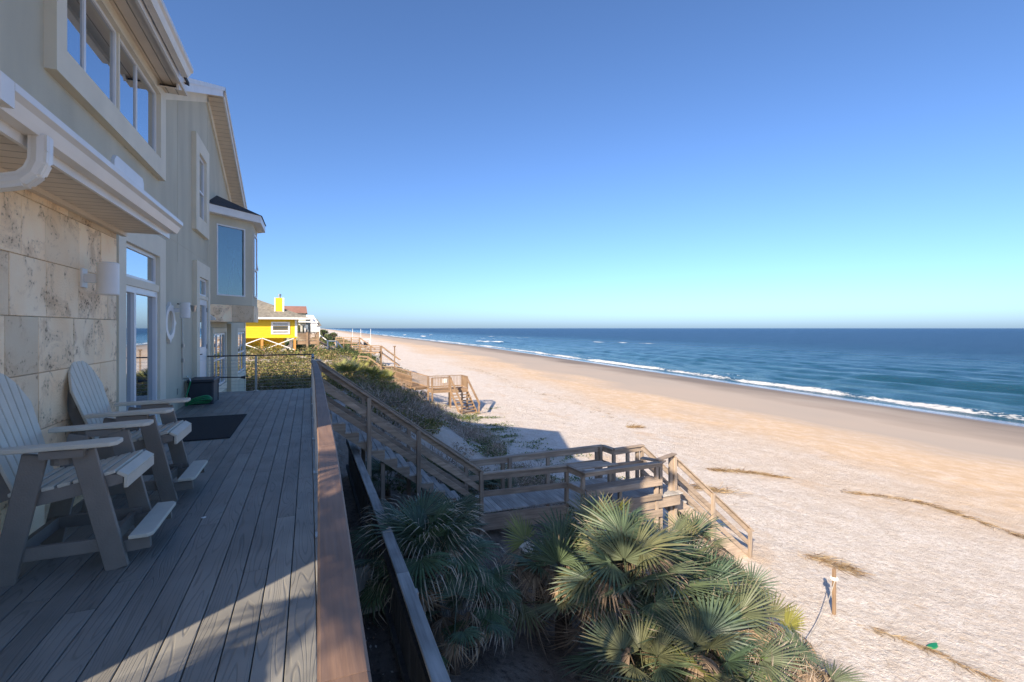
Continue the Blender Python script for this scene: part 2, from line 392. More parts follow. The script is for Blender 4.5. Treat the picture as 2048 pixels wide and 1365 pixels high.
# ------------------------------------------------------------------ sea
ds = np.array([-2.5, -1.5, -.8, -.3] + list(np.arange(0, 70, .45)) + spaced(70, 60000, .8, 1.06))
ysea = np.array([-9000, -3000, -1000, -400, -200, -100, -50] + list(np.arange(-30, 110, 1.0)) + spaced(110, 60000, 1.4, 1.045))
DD, YY = np.meshgrid(ds, ysea); XX = shore(YY) + DD
wob = 5 * (nse(YY, DD * 0, 23, 4) - .5) + 2.2 * (nse(YY, DD * 0, 7, 9) - .5)
amp = np.exp(-np.clip(DD, 0, None) / 1500)
Z = -7.05 + 0 * XX
Z += .24 * np.sin((DD + wob * 1.5 + 4 * nse(XX, YY, 30, 6)) / 11 * 2 * np.pi) * sst(4, 22, DD) * np.exp(-DD / 260) * (.35 + nse(XX, YY, 26, 7))
Z += .30 * (nse(XX, YY, 4.5, 12) - .5) * sst(2, 12, DD) * np.exp(-DD / 300) + .24 * (nse(XX * 1.8, YY * .6, 2.2, 15) - .5) * sst(2, 12, DD) * np.exp(-DD / 200)
edge = 2.6 + wob * .32
Z += .26 * np.exp(-((DD - edge - 1.2) / 1.1) ** 2) * (.5 + nse(YY, DD * 0, 9, 20))        # the small breaker at the edge
Z += .50 * np.exp(-((DD - 30 - 2 * wob) / 1.8) ** 2) * sst(.5, .75, nse(YY, DD * 0, 42, 23))
Z -= .10 * sst(1.2, -2.5, DD)
V = np.stack([XX, YY, Z], -1).reshape(-1, 3); nx = len(ds)
i = (np.arange(nx - 1)[None, :] + (np.arange(len(ysea) - 1) * nx)[:, None]).ravel(); F = np.stack([i, i + 1, i + nx + 1, i + nx], -1)
def sea_mat():
    m = bpy.data.materials.new('sea_water'); m.use_nodes = True
    n = m.node_tree.nodes; l = m.node_tree.links; b = n['Principled BSDF']
    at = n.new('ShaderNodeAttribute'); at.attribute_name = 'foam'; ad = n.new('ShaderNodeAttribute'); ad.attribute_name = 'offshore'
    ge = n.new('ShaderNodeNewGeometry')
    def noise(scale, det, sc, rough=.6):
        mp = n.new('ShaderNodeMapping'); mp.inputs['Scale'].default_value = sc; l.new(ge.outputs['Position'], mp.inputs[0])
        z = n.new('ShaderNodeTexNoise'); z.inputs['Scale'].default_value = scale; z.inputs['Detail'].default_value = det; z.inputs['Roughness'].default_value = rough
        l.new(mp.outputs[0], z.inputs[0]); return z.outputs[0]
    def mr(x, a, b_, c=0., d=1.):
        r = n.new('ShaderNodeMapRange'); r.inputs[1].default_value = a; r.inputs[2].default_value = b_; r.inputs[3].default_value = c; r.inputs[4].default_value = d
        l.new(x, r.inputs[0]); return r.outputs[0]
    def ma(op, a, b_):
        x = n.new('ShaderNodeMath'); x.operation = op
        for i, q in ((0, a), (1, b_)):
            if isinstance(q, (int, float)): x.inputs[i].default_value = q
            else: l.new(q, x.inputs[i])
        return x.outputs[0]
    fz = noise(2.2, 7, (1, .6, 1), .72)
    foam = mr(ma('ADD', at.outputs['Fac'], mr(fz, .2, .8, -.45, .45)), .42, .62)
    deep = n.new('ShaderNodeMix'); deep.data_type = 'RGBA'; deep.inputs[6].default_value = (.014, .075, .115, 1); deep.inputs[7].default_value = (.003, .032, .08, 1)
    l.new(mr(ma('ADD', ad.outputs['Fac'], mr(noise(.03, 4, (1, .3, 1)), .3, .7, -.22, .22)), .1, .8), deep.inputs[0])
    c = n.new('ShaderNodeMix'); c.data_type = 'RGBA'; l.new(foam, c.inputs[0]); l.new(deep.outputs[2], c.inputs[6]); c.inputs[7].default_value = (.80, .80, .78, 1)
    l.new(c.outputs[2], b.inputs['Base Color'])
    l.new(ma('MAXIMUM', mr(foam, 0, 1, 0., .9), mr(ad.outputs['Fac'], 0, .6, .14, .34)), b.inputs['Roughness']); b.inputs['IOR'].default_value = 1.33
    l.new(mr(foam, 0, 1, .36, .1), b.inputs['Specular IOR Level'])
    h = ma('ADD', ma('MULTIPLY', noise(.16, 9, (1, .4, 1), .72), 1.6), ma('MULTIPLY', noise(.9, 6, (1, .55, 1), .65), .3))
    bp = n.new('ShaderNodeBump'); bp.inputs['Strength'].default_value = 1.0; bp.inputs['Distance'].default_value = 1.5
    l.new(h, bp.inputs['Height']); l.new(bp.outputs[0], b.inputs['Normal'])
    return m
M['sea'] = sea_mat()
sea = npmesh('sea', V, F, 'sea', smooth=True); sea['kind'] = 'structure'
foam = (.34 + .36 * nse(YY, DD * 0, 6, 61)) * np.exp(-((DD - edge) / 1.15) ** 2) + .40 * np.exp(-((DD - edge - 5.5 - wob) / .8) ** 2) * sst(.4, .6, nse(YY, DD * 0, 14, 62)) + .30 * sst(9, 3, DD) * sst(-1, 1.5, DD) * (nse(XX, YY, 3, 31))
foam += .75 * np.exp(-((DD - 28.5 - 2 * wob) / 2.3) ** 2) * sst(.6, .8, nse(YY, DD * 0, 42, 23)) * sst(40, 90, YY)
foam += .7 * np.exp(-((DD - 62 - 4 * wob) / 2.6) ** 2) * sst(.66, .8, nse(YY, DD * 0, 35, 27)) * sst(90, 160, YY)
foam += .7 * np.exp(-((DD - 100 - 5 * wob) / 3) ** 2) * sst(.68, .8, nse(YY, DD * 0, 60, 33)) * sst(120, 200, YY)
a = sea.data.attributes.new('foam', 'FLOAT', 'POINT'); a.data.foreach_set('value', foam.ravel().astype(np.float32))
a = sea.data.attributes.new('offshore', 'FLOAT', 'POINT'); a.data.foreach_set('value', np.clip(DD / 260, 0, 1).ravel().astype(np.float32))

# ------------------------------------------------------------------ the house
XW = -2.38
house = empty('beach_house', (XW, 10, 0), 'two-storey greige stucco beach house with stone-clad corner, gable and bay window on left', 'house')
# walls
MB().box((-12, 1.57, -3), (XW, 10, 5.66)).build('wall', 'stucco', house)
PK = (14.08, 7.50); SL = .42
def rz(y): return PK[1] - SL * abs(y - PK[0])
MB().prism([(XW, 10.0, -3), (XW, 22.0, -3), (XW, 22.0, rz(22)), (XW, PK[0], PK[1]), (XW, 10.0, rz(10))], (-9.6, 0, 0)).build('gable_wall', 'stucco', house)
# stucco control joints (thin recess strips)
for y, z0, z1 in ((5.35, 3.2, 5.6), (11.25, 2.9, 6.2), (10.35, 0.02, 2.9), (14.28, 3.2, 7.0)):
    box('control_joint', (XW - .01, y - .006, z0), (XW + .003, y + .006, z1), 'stucco', house)
box('control_joint', (XW - .01, 10.0, 3.275), (XW + .003, 14.45, 3.29), 'stucco', house)
# main roof A (ridge along Y) and gable roof B (ridge along X)
MB().prism([(-1.93, 1.2, 5.84), (-1.93, 1.2, 5.90), (-7.2, 1.2, 8.1), (-12.4, 1.2, 5.9), (-12.4, 1.2, 5.84), (-7.2, 1.2, 7.9)], (0, 8.75, 0)).build('roof', 'shingle', house)
XO = -2.03
rr_ = []
for s, e in ((-1, 9.6), (1, 22.7)):
    rr_.append((e, rz(e)))
MB().prism([(XO, 9.6, rz(9.6) + .02), (XO, PK[0], PK[1] + .02), (XO, 22.7, rz(22.7) + .02), (XO, 22.7, rz(22.7) + .16), (XO, PK[0], PK[1] + .18), (XO, 9.6, rz(9.6) + .16)], (-9.9, 0, 0)).build('gable_roof', 'shingle', house)
for e in (9.45, 22.75):     # rake boards, two stepped
    beam('rake_fascia', (XO + .02, e, rz(e) + .20), (XO + .02, PK[0], PK[1] + .20), .035, .20, 'white', house, top=True)
    beam('rake_trim', (XO + .055, e, rz(e) + .225), (XO + .055, PK[0], PK[1] + .225), .035, .085, 'gutter', house, top=True)
    beam('rake_soffit', ((XO + XW) / 2 + .001, e, rz(e) + .012), ((XO + XW) / 2 + .001, PK[0], PK[1] + .012), .345, .02, 'beadY', house, top=True)
    beam('frieze_board', (XW + .02, max(e, 10.0), rz(max(e, 10.0)) - .01), (XW + .02, PK[0], PK[1] - .01), .04, .20, 'trim', house, top=True)
# main eave: soffit, fascia, gutter
box('eave_soffit', (XW, 1.3, 5.66), (-1.96, 9.95, 5.70), 'bead', house)
box('eave_fascia', (-1.96, 1.25, 5.60), (-1.925, 9.3, 5.86), 'gutter', house)
def gutter(name, x0, y0, y1, z, parent, wdt=.13, h=.13):
    prof = [(0, 0), (wdt * .55, 0), (wdt * .68, .035), (wdt * .80, .07), (wdt, .095), (wdt, h), (wdt - .012, h), (wdt - .014, .10), (wdt * .72, .08), (wdt * .5, .012), (.012, .012), (.012, h), (0, h)]
    g = MB().prism([(x0 + px, y0, z + pz) for px, pz in prof], (0, y1 - y0, 0)).build(name, 'gutter', parent)
    MB().prism([(x0 + px, y1, z + pz) for px, pz in prof[:6] + [(0, h)]], (0, .008, 0)).build('end_cap', 'gutter', g)
    MB().prism([(x0 + px, y0 - .008, z + pz) for px, pz in prof[:6] + [(0, h)]], (0, .008, 0)).build('end_cap', 'gutter', g)
    return g
gutter('upper_gutter', -1.90, 1.25, 9.25, 5.68, house, .16, .16)
# stone-clad projection with its small roof
XS = -1.95
box('stone_core', (XW - .3, 3.42, -3), (XS - .03, 6.53, 2.70), 'stucco', house)
sw = box('stone_wall', (XS - .035, 3.40, -2.6), (XS - .024, 6.545, 2.69), 'trim', house)
rows = [-.1, .35, .80, 1.25, 1.69, 2.14, 2.58, 2.69]
rs = random.Random(4)
def tilerow(z0, z1, ybreaks):
    for y0, y1 in zip(ybreaks[:-1], ybreaks[1:]):
        d = rs.uniform(0, .004)
        box('stone_tile', (XS - .03, y0 + .0022, z0 + .0022), (XS + d, y1 - .0022, z1 - .0022), 'stone', sw, bevel=.003)
brk = {0: [3.4, 3.8, 4.4, 5.0, 5.35, 5.95, 6.55], 1: [3.4, 4.0, 4.6, 5.2, 5.6, 6.2, 6.55], 2: [3.4, 3.7, 4.3, 4.9, 5.5, 6.1, 6.55], 3: [3.4, 4.0, 4.45, 4.9, 5.5, 5.95, 6.55],
       4: [3.4, 3.9, 4.5, 5.02, 5.6, 6.0, 6.3, 6.55], 5: [3.4, 4.1, 4.65, 5.0, 5.62, 6.12, 6.55], 6: [3.4, 4.2, 4.8, 5.4, 6.0, 6.55]}
for k in range(7): tilerow(rows[k], rows[k + 1], brk[k])
for k in range(7):                                     # return face of the projection
    box('stone_tile', (XW + .004, 6.535, rows[k] + .002), (XS - .004, 6.551, rows[k + 1] - .002), 'stone', sw)
MB().prism([(-1.50, 3.25, 2.70), (-1.50, 3.25, 2.86), (XW, 3.25, 3.14), (XW, 3.25, 2.70)], (0, 3.45, 0)).build('porch_roof', 'shingle', house)
box('porch_soffit', (XS + .006, 3.27, 2.675), (-1.52, 6.66, 2.697), 'beadY', house)
box('porch_fascia', (-1.52, 3.22, 2.64), (-1.495, 6.70, 2.85), 'gutter', house)
box('porch_fascia', (XW + .01, 3.20, 2.64), (-1.495, 3.225, 2.85), 'gutter', house)
beam('porch_soffit_trim', (XS + .03, 3.4, 2.655), (XS + .03, 6.7, 2.655), .05, .04, 'soffit', house)
lg = gutter('lower_gutter', -1.494, 3.2, 6.68, 2.70, house, .135, .135)
box('gutter_return', (XW + .01, 3.07, 2.70), (-1.36, 3.19, 2.835), 'gutter', house)
# downspout: rectangular elbow
MBd = MB(); pth = [(-1.43, 3.62, 2.71), (-1.43, 3.62, 2.62), (-1.435, 3.625, 2.56), (-1.46, 3.63, 2.50), (-1.51, 3.64, 2.455), (-1.57, 3.65, 2.44), (-1.65, 3.66, 2.425), (-1.86, 3.70, 2.385)]
for p, q_ in zip(pth[:-1], pth[1:]): MBd.beam(p, q_, .085, .075, up=(0, 1, 0))
MBd.tube(pth, .047, 10)
ds_ = MBd.build('downspout', 'gutter', house)
box('downspout_drop', (-1.935, 3.655, -.0), (-1.86, 3.745, 2.42), 'gutter', ds_)
# white panel antenna standing on the porch roof
pan = MB().prism([(-1.74, 5.80, 2.98), (-1.74, 6.66, 2.98), (-1.74, 6.70, 3.02), (-1.74, 6.70, 3.25), (-1.74, 6.66, 3.30), (-1.74, 5.86, 3.30), (-1.74, 5.80, 3.24)], (-.03, 0, 0)).build('roof_panel', 'white', None, (-1.75, 6.2, 2.98))
tag(pan, 'white rounded flat panel standing on the small porch roof above the gutter', 'panel')
box('bracket', (-1.80, 6.1, 2.93), (-1.76, 6.4, 3.1), 'white', pan)

def framed(parent, y0, y1, z0, z1, x=XW, f=.05, dep=.035, glass='glass', name='window', fm='vinyl', split=None, hsplit=None, axis=None):
    """a window in the wall plane (or along axis=(origin, direction)) > frame, pane"""
    if axis is None: O = Vector((x, 0, 0)); D = Vector((0, 1, 0)); N = Vector((1, 0, 0))
    else: O, D, N = axis
    def bx(a0, a1, b0, b1, n0, n1):
        p = [O + D * a + N * nn + Vector((0, 0, b)) for nn in (n0, n1) for a, b in ((a0, b0), (a1, b0), (a1, b1), (a0, b1))]
        return MB().add(p, [(0, 1, 2, 3), (7, 6, 5, 4), (0, 4, 5, 1), (1, 5, 6, 2), (2, 6, 7, 3), (3, 7, 4, 0)])
    w_ = (bx(y0, y1, z0, z0 + f * .9, -.02, .003) if glass == 'bayglass' else bx(y0, y1, z0, z1, -.02, .006)).build(name, fm, parent)
    for a in ((y0, y0 + f, z0, z1), (y1 - f, y1, z0, z1), (y0 + f, y1 - f, z1 - f, z1), (y0 + f, y1 - f, z0, z0 + f)):
        bx(*a, .004, dep).build('frame', fm, w_)
    ys_ = [y0 + f] + (split or []) + [y1 - f]; zs_ = [z0 + f] + (hsplit or []) + [z1 - f]
    for k, yy in enumerate(ys_[1:-1]): bx(yy - f * .45, yy + f * .45, z0 + f, z1 - f, .004, dep - .004).build('mullion', fm, w_)
    for zz in zs_[1:-1]: bx(y0 + f, y1 - f, zz - f * .4, zz + f * .4, .004, dep + .004).build('meeting_rail', fm, w_)
    for a, b in zip(ys_[:-1], ys_[1:]):
        for c_, d_ in zip(zs_[:-1], zs_[1:]): bx(a, b, c_, d_, .0065, .012).build('pane', glass, w_)
    return w_
def casing(parent, y0, y1, z0, z1, b, dep=.09, x=XW, bottom=True, bl=None, bb=None, bt=None):
    bl = bl or b; bb = bb or b; bt = bt or b
    m = MB(); zb = z0 + bb if bottom else z0
    for a in ((y0, y0 + bl, z0, z1), (y1 - b, y1, z0, z1), (y0 + bl, y1 - b, z1 - bt, z1)) + (((y0 + bl, y1 - b, z0, zb),) if bottom else ()):
        m.box((x, a[0], a[2]), (x + dep, a[1], a[3]))
    return m.build('casing', 'trim', parent)
# upper four-light window
casing(house, 6.08, 9.98, 4.14, 5.655, .30, .10, bl=.22, bt=.14)
framed(house, 6.30, 7.88, 4.42, 5.53, split=[6.93], f=.055)
framed(house, 7.93, 9.68, 4.42, 5.53, split=[8.71], f=.055)
box('mullion_band', (XW, 7.88, 4.43), (XW + .06, 7.93, 5.52), 'trim', house)
# tall double-hung window in the gable
casing(house, 12.48, 13.98, 3.80, 5.95, .34, .09)
framed(house, 12.82, 13.64, 4.12, 5.60, hsplit=[4.80], f=.05)
# sliding door with transom
casing(house, 7.75, 9.98, 0.0, 3.12, .34, .10, bottom=False, bl=.28, bt=.33)
box('transom_band', (XW, 8.03, 2.20), (XW + .085, 9.64, 2.31), 'trim', house)
framed(house, 8.03, 9.64, 2.31, 2.79, f=.05)
sd_ = framed(house, 8.03, 9.64, .03, 2.20, split=[8.55], f=.09, dep=.06, name='sliding_door')
box('threshold', (XW + .001, 8.03, .001), (XW + .16, 9.64, .03), 'vinyl', sd_)
# hinged far door with transom
casing(house, 12.55, 14.10, 0.0, 3.12, .22, .09, bottom=False, bt=.34, bl=.30)
box('transom_band', (XW, 12.85, 2.28), (XW + .08, 13.88, 2.36), 'trim', house)
framed(house, 12.85, 13.88, 2.36, 2.78, f=.05)
dr = framed(house, 12.85, 13.88, 1.02, 2.28, f=.13, dep=.05, name='door')
dr2 = box('door_panel', (XW, 12.85, .02), (XW + .046, 13.88, 1.02), 'vinyl', dr)
box('raised_panel', (XW + .046, 13.0, .18), (XW + .056, 13.73, .85), 'vinyl', dr, bevel=.008)
MB().tube([(XW + .05, 12.93, 1.0), (XW + .10, 12.93, 1.0), (XW + .10, 13.03, 1.0)], .012, 8).build('handle', 'black', dr)
for zz in (.25, 1.15, 2.05): box('hinge', (XW + .05, 13.845, zz - .05), (XW + .062, 13.87, zz + .05), 'black', dr)
# lower windows beyond the deck
for y0, y1 in ((14.75, 16.80), (19.4, 21.55)):
    casing(house, y0 - .10, y1 + .10, -.22, 1.60, .12, .07, bb=.18)
    framed(house, y0 + .02, y1 - .02, -.02, 1.46, split=[y0 + (y1 - y0) / 3, y0 + 2 * (y1 - y0) / 3] if y0 < 18 else [y0 + (y1 - y0) / 2], hsplit=[.72], f=.05, glass='glass')
box('corner_board', (XW, 21.82, -3), (XW + .03, 22.0, 4.0), 'trim', house)
box('wall_offset', (XW, 17.4, -2.6), (XW + .12, 18.9, 1.75), 'stucco', house)
# bay window
B = [Vector((XW, 14.5, 0)), Vector((-1.475, 15.4, 0)), Vector((-1.475, 16.7, 0)), Vector((XW, 17.6, 0))]
def offs(d):   # plan grown outward by d
    return [(XW, 14.5 - d * 1.41), (-1.475 + d, 15.4 - d * .41), (-1.475 + d, 16.7 + d * .41), (XW, 17.6 + d * 1.41)]
D45 = (B[1] - B[0]).normalized(); N45 = Vector((D45.y, -D45.x, 0)); L45 = (B[1] - B[0]).length
def slab(name, d, z0, z1, m, parent=house):
    p = offs(d); return MB().prism([(x, y, z0) for x, y in p], (0, 0, z1 - z0)).build(name, m, parent)
bay = slab('bay', 0.0, 2.24, 2.47, 'stucco')
slab('bay_head', 0.0, 4.36, 4.62, 'stucco', bay)
# bay walls with a real opening on the camera-side face
def face(O, D, N, a0, a1, z0, z1, th=.1, m='stucco', nm='bay_wall'):
    p = [O + D * a + Vector((0, 0, z)) - N * n_ for n_ in (0, th) for a, z in ((a0, z0), (a1, z0), (a1, z1), (a0, z1))]
    return MB().add(p, [(0, 1, 2, 3), (7, 6, 5, 4), (0, 4, 5, 1), (1, 5, 6, 2), (2, 6, 7, 3), (3, 7, 4, 0)]).build(nm, m, bay)
face(B[0], D45, N45, 0, .20, 2.47, 4.36); face(B[0], D45, N45, 1.04, L45, 2.47, 4.36)
face(B[1], Vector((0, 1, 0)), Vector((1, 0, 0)), 0, 1.3, 2.47, 4.36)
D46 = (B[3] - B[2]).normalized(); face(B[2], D46, Vector((-D46.y, D46.x, 0)) * -1, 0, L45, 2.47, 4.36)
wn = framed(bay, .20, 1.04, 2.47, 4.36, axis=(B[0] - N45 * .04, D45, N45), f=.035, dep=.05, glass='bayglass', name='bay_window')
framed(bay, .25, 1.05, 2.50, 4.33, axis=(B[1], Vector((0, 1, 0)), Vector((1, 0, 0))), f=.05, dep=.03, hsplit=[3.3], name='side_window')
# stone band under the bay
sb = slab('bay_stone_band', .012, 1.78, 2.235, 'trim', bay)
for (O, D, N, L_, br) in ((B[0], D45, N45, L45, [0, .62, 1.275]), (B[1], Vector((0, 1, 0)), Vector((1, 0, 0)), 1.3, [0, .62, 1.3])):
    for a0, a1 in zip(br[:-1], br[1:]):
        p = [O + D * a + Vector((0, 0, z)) + N * n_ for n_ in (.013, .03) for a, z in ((a0 + .003, 1.775), (a1 - .003, 1.775), (a1 - .003, 2.23), (a0 + .003, 2.23))]
        MB().add(p, [(0, 1, 2, 3), (7, 6, 5, 4), (0, 4, 5, 1), (1, 5, 6, 2), (2, 6, 7, 3), (3, 7, 4, 0)]).build('stone_tile', 'stone', sb)
# bay fascia and hip roof
p = offs(.22); q_ = offs(.20)
MB().prism([(x, y, 4.58) for x, y in p], (0, 0, .20)).build('bay_fascia', 'white', bay)
pr = offs(.25); ap = [(XW, 15.6, 5.32), (XW, 16.5, 5.32)]
MB().add([(x, y, 4.785) for x, y in pr] + [(XW, 14.2, 4.785)] + ap, [(0, 1, 5), (1, 2, 6, 5), (2, 3, 6), (0, 5, 6, 3), (0, 3, 2, 1)]).build('bay_roof', 'shingle', bay)
# room behind the bay glass, tripod with binoculars
box('room_back', (XW - .02, 14.55, 2.3), (XW + .004, 17.5, 4.5), 'room', bay)
tri = empty('telescope_tripod', (-1.95, 15.55, 2.48), 'tripod carrying large binoculars, standing inside the bay window', 'tripod')
for a_ in (20, 140, 260):
    MB().tube([(-1.95, 15.55, 3.62), (-1.95 + .30 * math.cos(R(a_)), 15.55 + .30 * math.sin(R(a_)), 2.49)], [.02, .014], 6).build('leg', 'black', tri)
MB().tube([(-1.95, 15.55, 3.45), (-1.95, 15.55, 3.78)], .025, 8).build('centre_column', 'steel', tri)
for s in (-.05, .05): MB().tube([(-2.1, 15.5 + s * 1.6, 3.84), (-1.78, 15.6 + s * 1.6, 3.86)], [.035, .055], 10).build('binocular_barrel', 'black', tri)

# wall lights, oval ornament, conduit
def sconce(x, y, z, r, h, label, arm=.12):
    e = empty('wall_sconce', (x, y, z - h / 2), label, 'wall light', 'white cylinder wall lights')
    MB().lathe([(0, h), (r * .9, h), (r, h - .01), (r, .01), (r * .9, 0), (r * .8, 0), (r * .8, .05), (0, .05)], (x, y, z - h / 2), 24).build('shade', 'white', e, smooth=True)
    box('arm', (x - arm - r, y - .025, z - .04), (x - r * .8, y + .025, z + .04), 'white', e)
    box('back_plate', (x - arm - r - .01, y - .06, z - .09), (x - arm - r + .012, y + .06, z + .09), 'white', e, bevel=.004)
sconce(-1.76, 5.70, 2.07, .085, .31, 'white cylinder wall light on the travertine wall above the chairs', .10)
sconce(-2.17, 10.82, 1.94, .085, .30, 'white cylinder wall light on grey stucco between oval ornament and far door', .12)
fl = empty('flood_light', (-2.12, 11.25, 1.95), 'small dark floodlight beside the white cylinder light on stucco wall', 'floodlight')
MB().lathe([(0, 0), (.03, 0), (.06, .12), (.055, .12), (0, .02)], (-2.12, 11.28, 1.93), 12).build('lamp_head', 'steel', fl)
beam('arm', (XW, 11.22, 2.08), (-2.12, 11.25, 2.04), .02, .02, 'black', fl)
hs = empty('small_wall_light', (XW + .12, 14.38, 1.9), 'small white wedge light at the corner right of the far door', 'wall light')
MB().prism([(XW, 14.30, 1.98), (XW + .16, 14.30, 1.86), (XW + .16, 14.30, 1.82), (XW, 14.30, 1.80)], (0, .14, 0)).build('hood', 'white', hs)
ov = empty('oval_ornament', (XW, 10.53, 1.35), 'white oval frame ornament with four points on grey stucco wall', 'ornament')
m_ = MB(); N_ = 32; ring = []
for j in range(N_):
    t = 2 * math.pi * j / N_; k = 1 + .0 * math.cos(4 * t)
    pt = 1.0 + (.22 if j % 8 == 0 else 0)
    ring.append(((.30 * pt) * math.sin(t), .30 * pt * math.cos(t), .20 * math.sin(t), .205 * math.cos(t)))
vs = []
for x_ in (XW + .001, XW + .05):
    for a_, b_, c_, d_ in ring: vs.append((x_, 10.53 + a_ * 1.12, 1.70 + b_ * 1.05))
    for a_, b_, c_, d_ in ring: vs.append((x_, 10.53 + c_ * 1.08, 1.70 + d_ * 1.1))
fs = []
for j in range(N_):
    j2 = (j + 1) % N_
    fs += [(2 * N_ + j, 2 * N_ + j2, 3 * N_ + j2, 3 * N_ + j), (j, j2, 2 * N_ + j2, 2 * N_ + j), (N_ + j2, N_ + j, 3 * N_ + j, 3 * N_ + j2)]
m_.add(vs, fs).build('frame', 'white', ov)
MB().prism([(XW + .002, 10.53 + c_ * 1.1, 1.70 + d_ * 1.12) for a_, b_, c_, d_ in ring], (.012, 0, 0)).build('centre_panel', 'stucco', ov)
cn = empty('conduit', (XW + .02, 11.57, .3), 'grey electrical conduit running down the stucco wall to an outlet', 'conduit')
MB().tube([(XW + .02, 11.55, 1.8), (XW + .02, 11.57, .55)], .011, 8).build('pipe', 'steel', cn)
for zz in (1.25, .95): box('coupling', (XW + .002, 11.535, zz - .04), (XW + .045, 11.60, zz + .04), 'steel', cn, bevel=.004)
box('outlet_cover', (XW + .001, 11.2, .30), (XW + .012, 11.24, .42), 'steel', cn)

# hose tap, hose, storage box, mat
tap = empty('hose_tap', (XW, 11.75, .50), 'steel garden tap on the stucco wall above coiled hose', 'tap')
MB().tube([(XW, 11.75, .56), (XW + .10, 11.75, .56), (XW + .12, 11.75, .50)], .016, 8).build('spout', 'steel', tap)
MB().tube([(XW + .06, 11.70, .60), (XW + .06, 11.80, .60)], .012, 6).build('handle', 'steel', tap)
MB().tube([(XW + .02, 11.9, .0), (XW + .02, 11.9, .5)], .03, 8).build('riser_pipe', 'stucco', tap)
pts = [(XW + .12, 11.75, .50), (XW + .11, 11.65, .38), (XW + .09, 11.5, .2), (XW + .12, 11.35, .05)]
for k in range(60):
    t = k / 60 * 3 * 2 * math.pi; rr = .20 + .02 * math.sin(k * .7)
    pts.append((XW + .34 - rr * math.cos(t) * 1.0, 11.38 + rr * .75 * math.sin(t) , .06 + .004 * k * .4 + max(0, -math.cos(t)) * 0 + max(0, math.cos(t + math.pi)) * .0 + (.14 if False else 0) + .10 * max(0, math.sin(t * 1.0 - 2.4))))
tag(MB().tube(pts, .0135, 8).build('garden_hose', 'hose', None, (XW + .3, 11.4, 0), smooth=True), 'coiled bright green garden hose on the deck by the wall', 'hose')
sbx = empty('deck_box', (-2.05, 12.05, 0), 'dark grey resin storage box on the deck below the far door', 'storage box')
box('body', (-2.30, 11.78, .0), (-1.87, 12.45, .46), 'resin', sbx, bevel=.012)
box('lid', (-2.33, 11.75, .462), (-1.84, 12.48, .525), 'resin', sbx, bevel=.012)
for yy in (11.80, 12.40): box('corner_post', (-1.872, yy, .005), (-1.858, yy + .05, .455), 'resin', sbx)
brm = empty('deck_brush', (-1.85, 12.5, .42), 'dark short-handled brush lying across the storage box end', 'brush')
MB().tube([(-1.95, 12.5, .50), (-1.45, 12.62, .47)], .014, 6).build('shaft', 'black', brm)
MB().tube([(-1.45, 12.62, .47), (-1.36, 12.64, .465)], [.02, .04], 8).build('head', 'black', brm)
tag(box('door_mat', (-2.27, 8.03, .002), (-1.06, 10.10, .016), 'mat', None, (-1.66, 9.06, 0), .004), 'black rubber mat lying in front of the sliding door', 'mat')

# ------------------------------------------------------------------ deck
deck = empty('deck', (-1.1, 6, -.03), 'grey wood-grain composite deck along the house', 'deck')
BW = .1445; XR = .035; rb = random.Random(21); cache = {}
nb = 17
for i in range(nb):
    x1 = XR - i * BW; x0 = x1 - BW + .0055
    y = -1.2 - rb.uniform(0, 3.2); yend = 13.93
    if x0 < XW - .02: x0 = XW + .004
    if x1 < XW + .02: continue
    segs = []
    while y < yend:
        L = 3.66 if rb.random() < .75 else rb.choice((2.4, 3.0)); e = min(y + L, yend)
        if yend - e < .5: e = yend
        segs.append((max(y, -1.2), e)); y = e
    for a_, b_ in segs:
        if b_ <= -1.2: continue
        yy0 = a_ + .0015; 
        if x1 < XS + .02 and a_ < 6.55:      # boards run only in front of the stone projection
            if b_ <= 6.56: continue
            yy0 = 6.556
        key = (round(b_ - yy0, 3), round(x1 - x0, 4))
        if key not in cache:
            h_ = (b_ - .0015 - yy0) / 2; w_ = (x1 - x0) / 2
            o = MB().box((-w_, -h_, -.025), (w_, h_, 0)).build('board', 'board', None, (0, 0, 0), bevel=.003); cache[key] = o
            o.parent = deck
        else: o = copy_part(cache[key], deck)
        o.location = Vector(((x0 + x1) / 2, (yy0 + b_ - .0015) / 2, 0)) - deck.location
box('rim_joist', (.043, -1.2, -.30), (.075, 13.94, -.004), 'woodY', deck)
box('rim_joist', (XW + .004, 13.935, -.30), (.043, 13.965, -.006), 'woodX', deck)
# picture-frame board at the outer edge
for y0, y1 in ((-1.2, 2.46), (2.463, 6.12), (6.123, 9.78), (9.783, 11.02), (12.2, 13.93)):
    box('edge_board', (.0415, y0, -.0255), (.175, y1, -.001), 'board', deck, bevel=.003)
for y in np.arange(0, 14, 2.2):
    box('joist_post', (-.02, y - .05, -2.5), (.08, y + .05, -.301), 'woodZ', deck)
box('joist_skirt', (-2.3, -1.2, -.28), (-.03, 13.9, -.03), 'dkZ', deck)
tag(MB().lathe([(0, 0), (.018, 0), (.020, .002), (.012, .004), (0, .005)], (-.82, 4.75, .0005), 10).build('shell', 'white', None, (-.82, 4.75, 0)), 'tiny white shell lying on the deck beyond the near chair', 'shell')

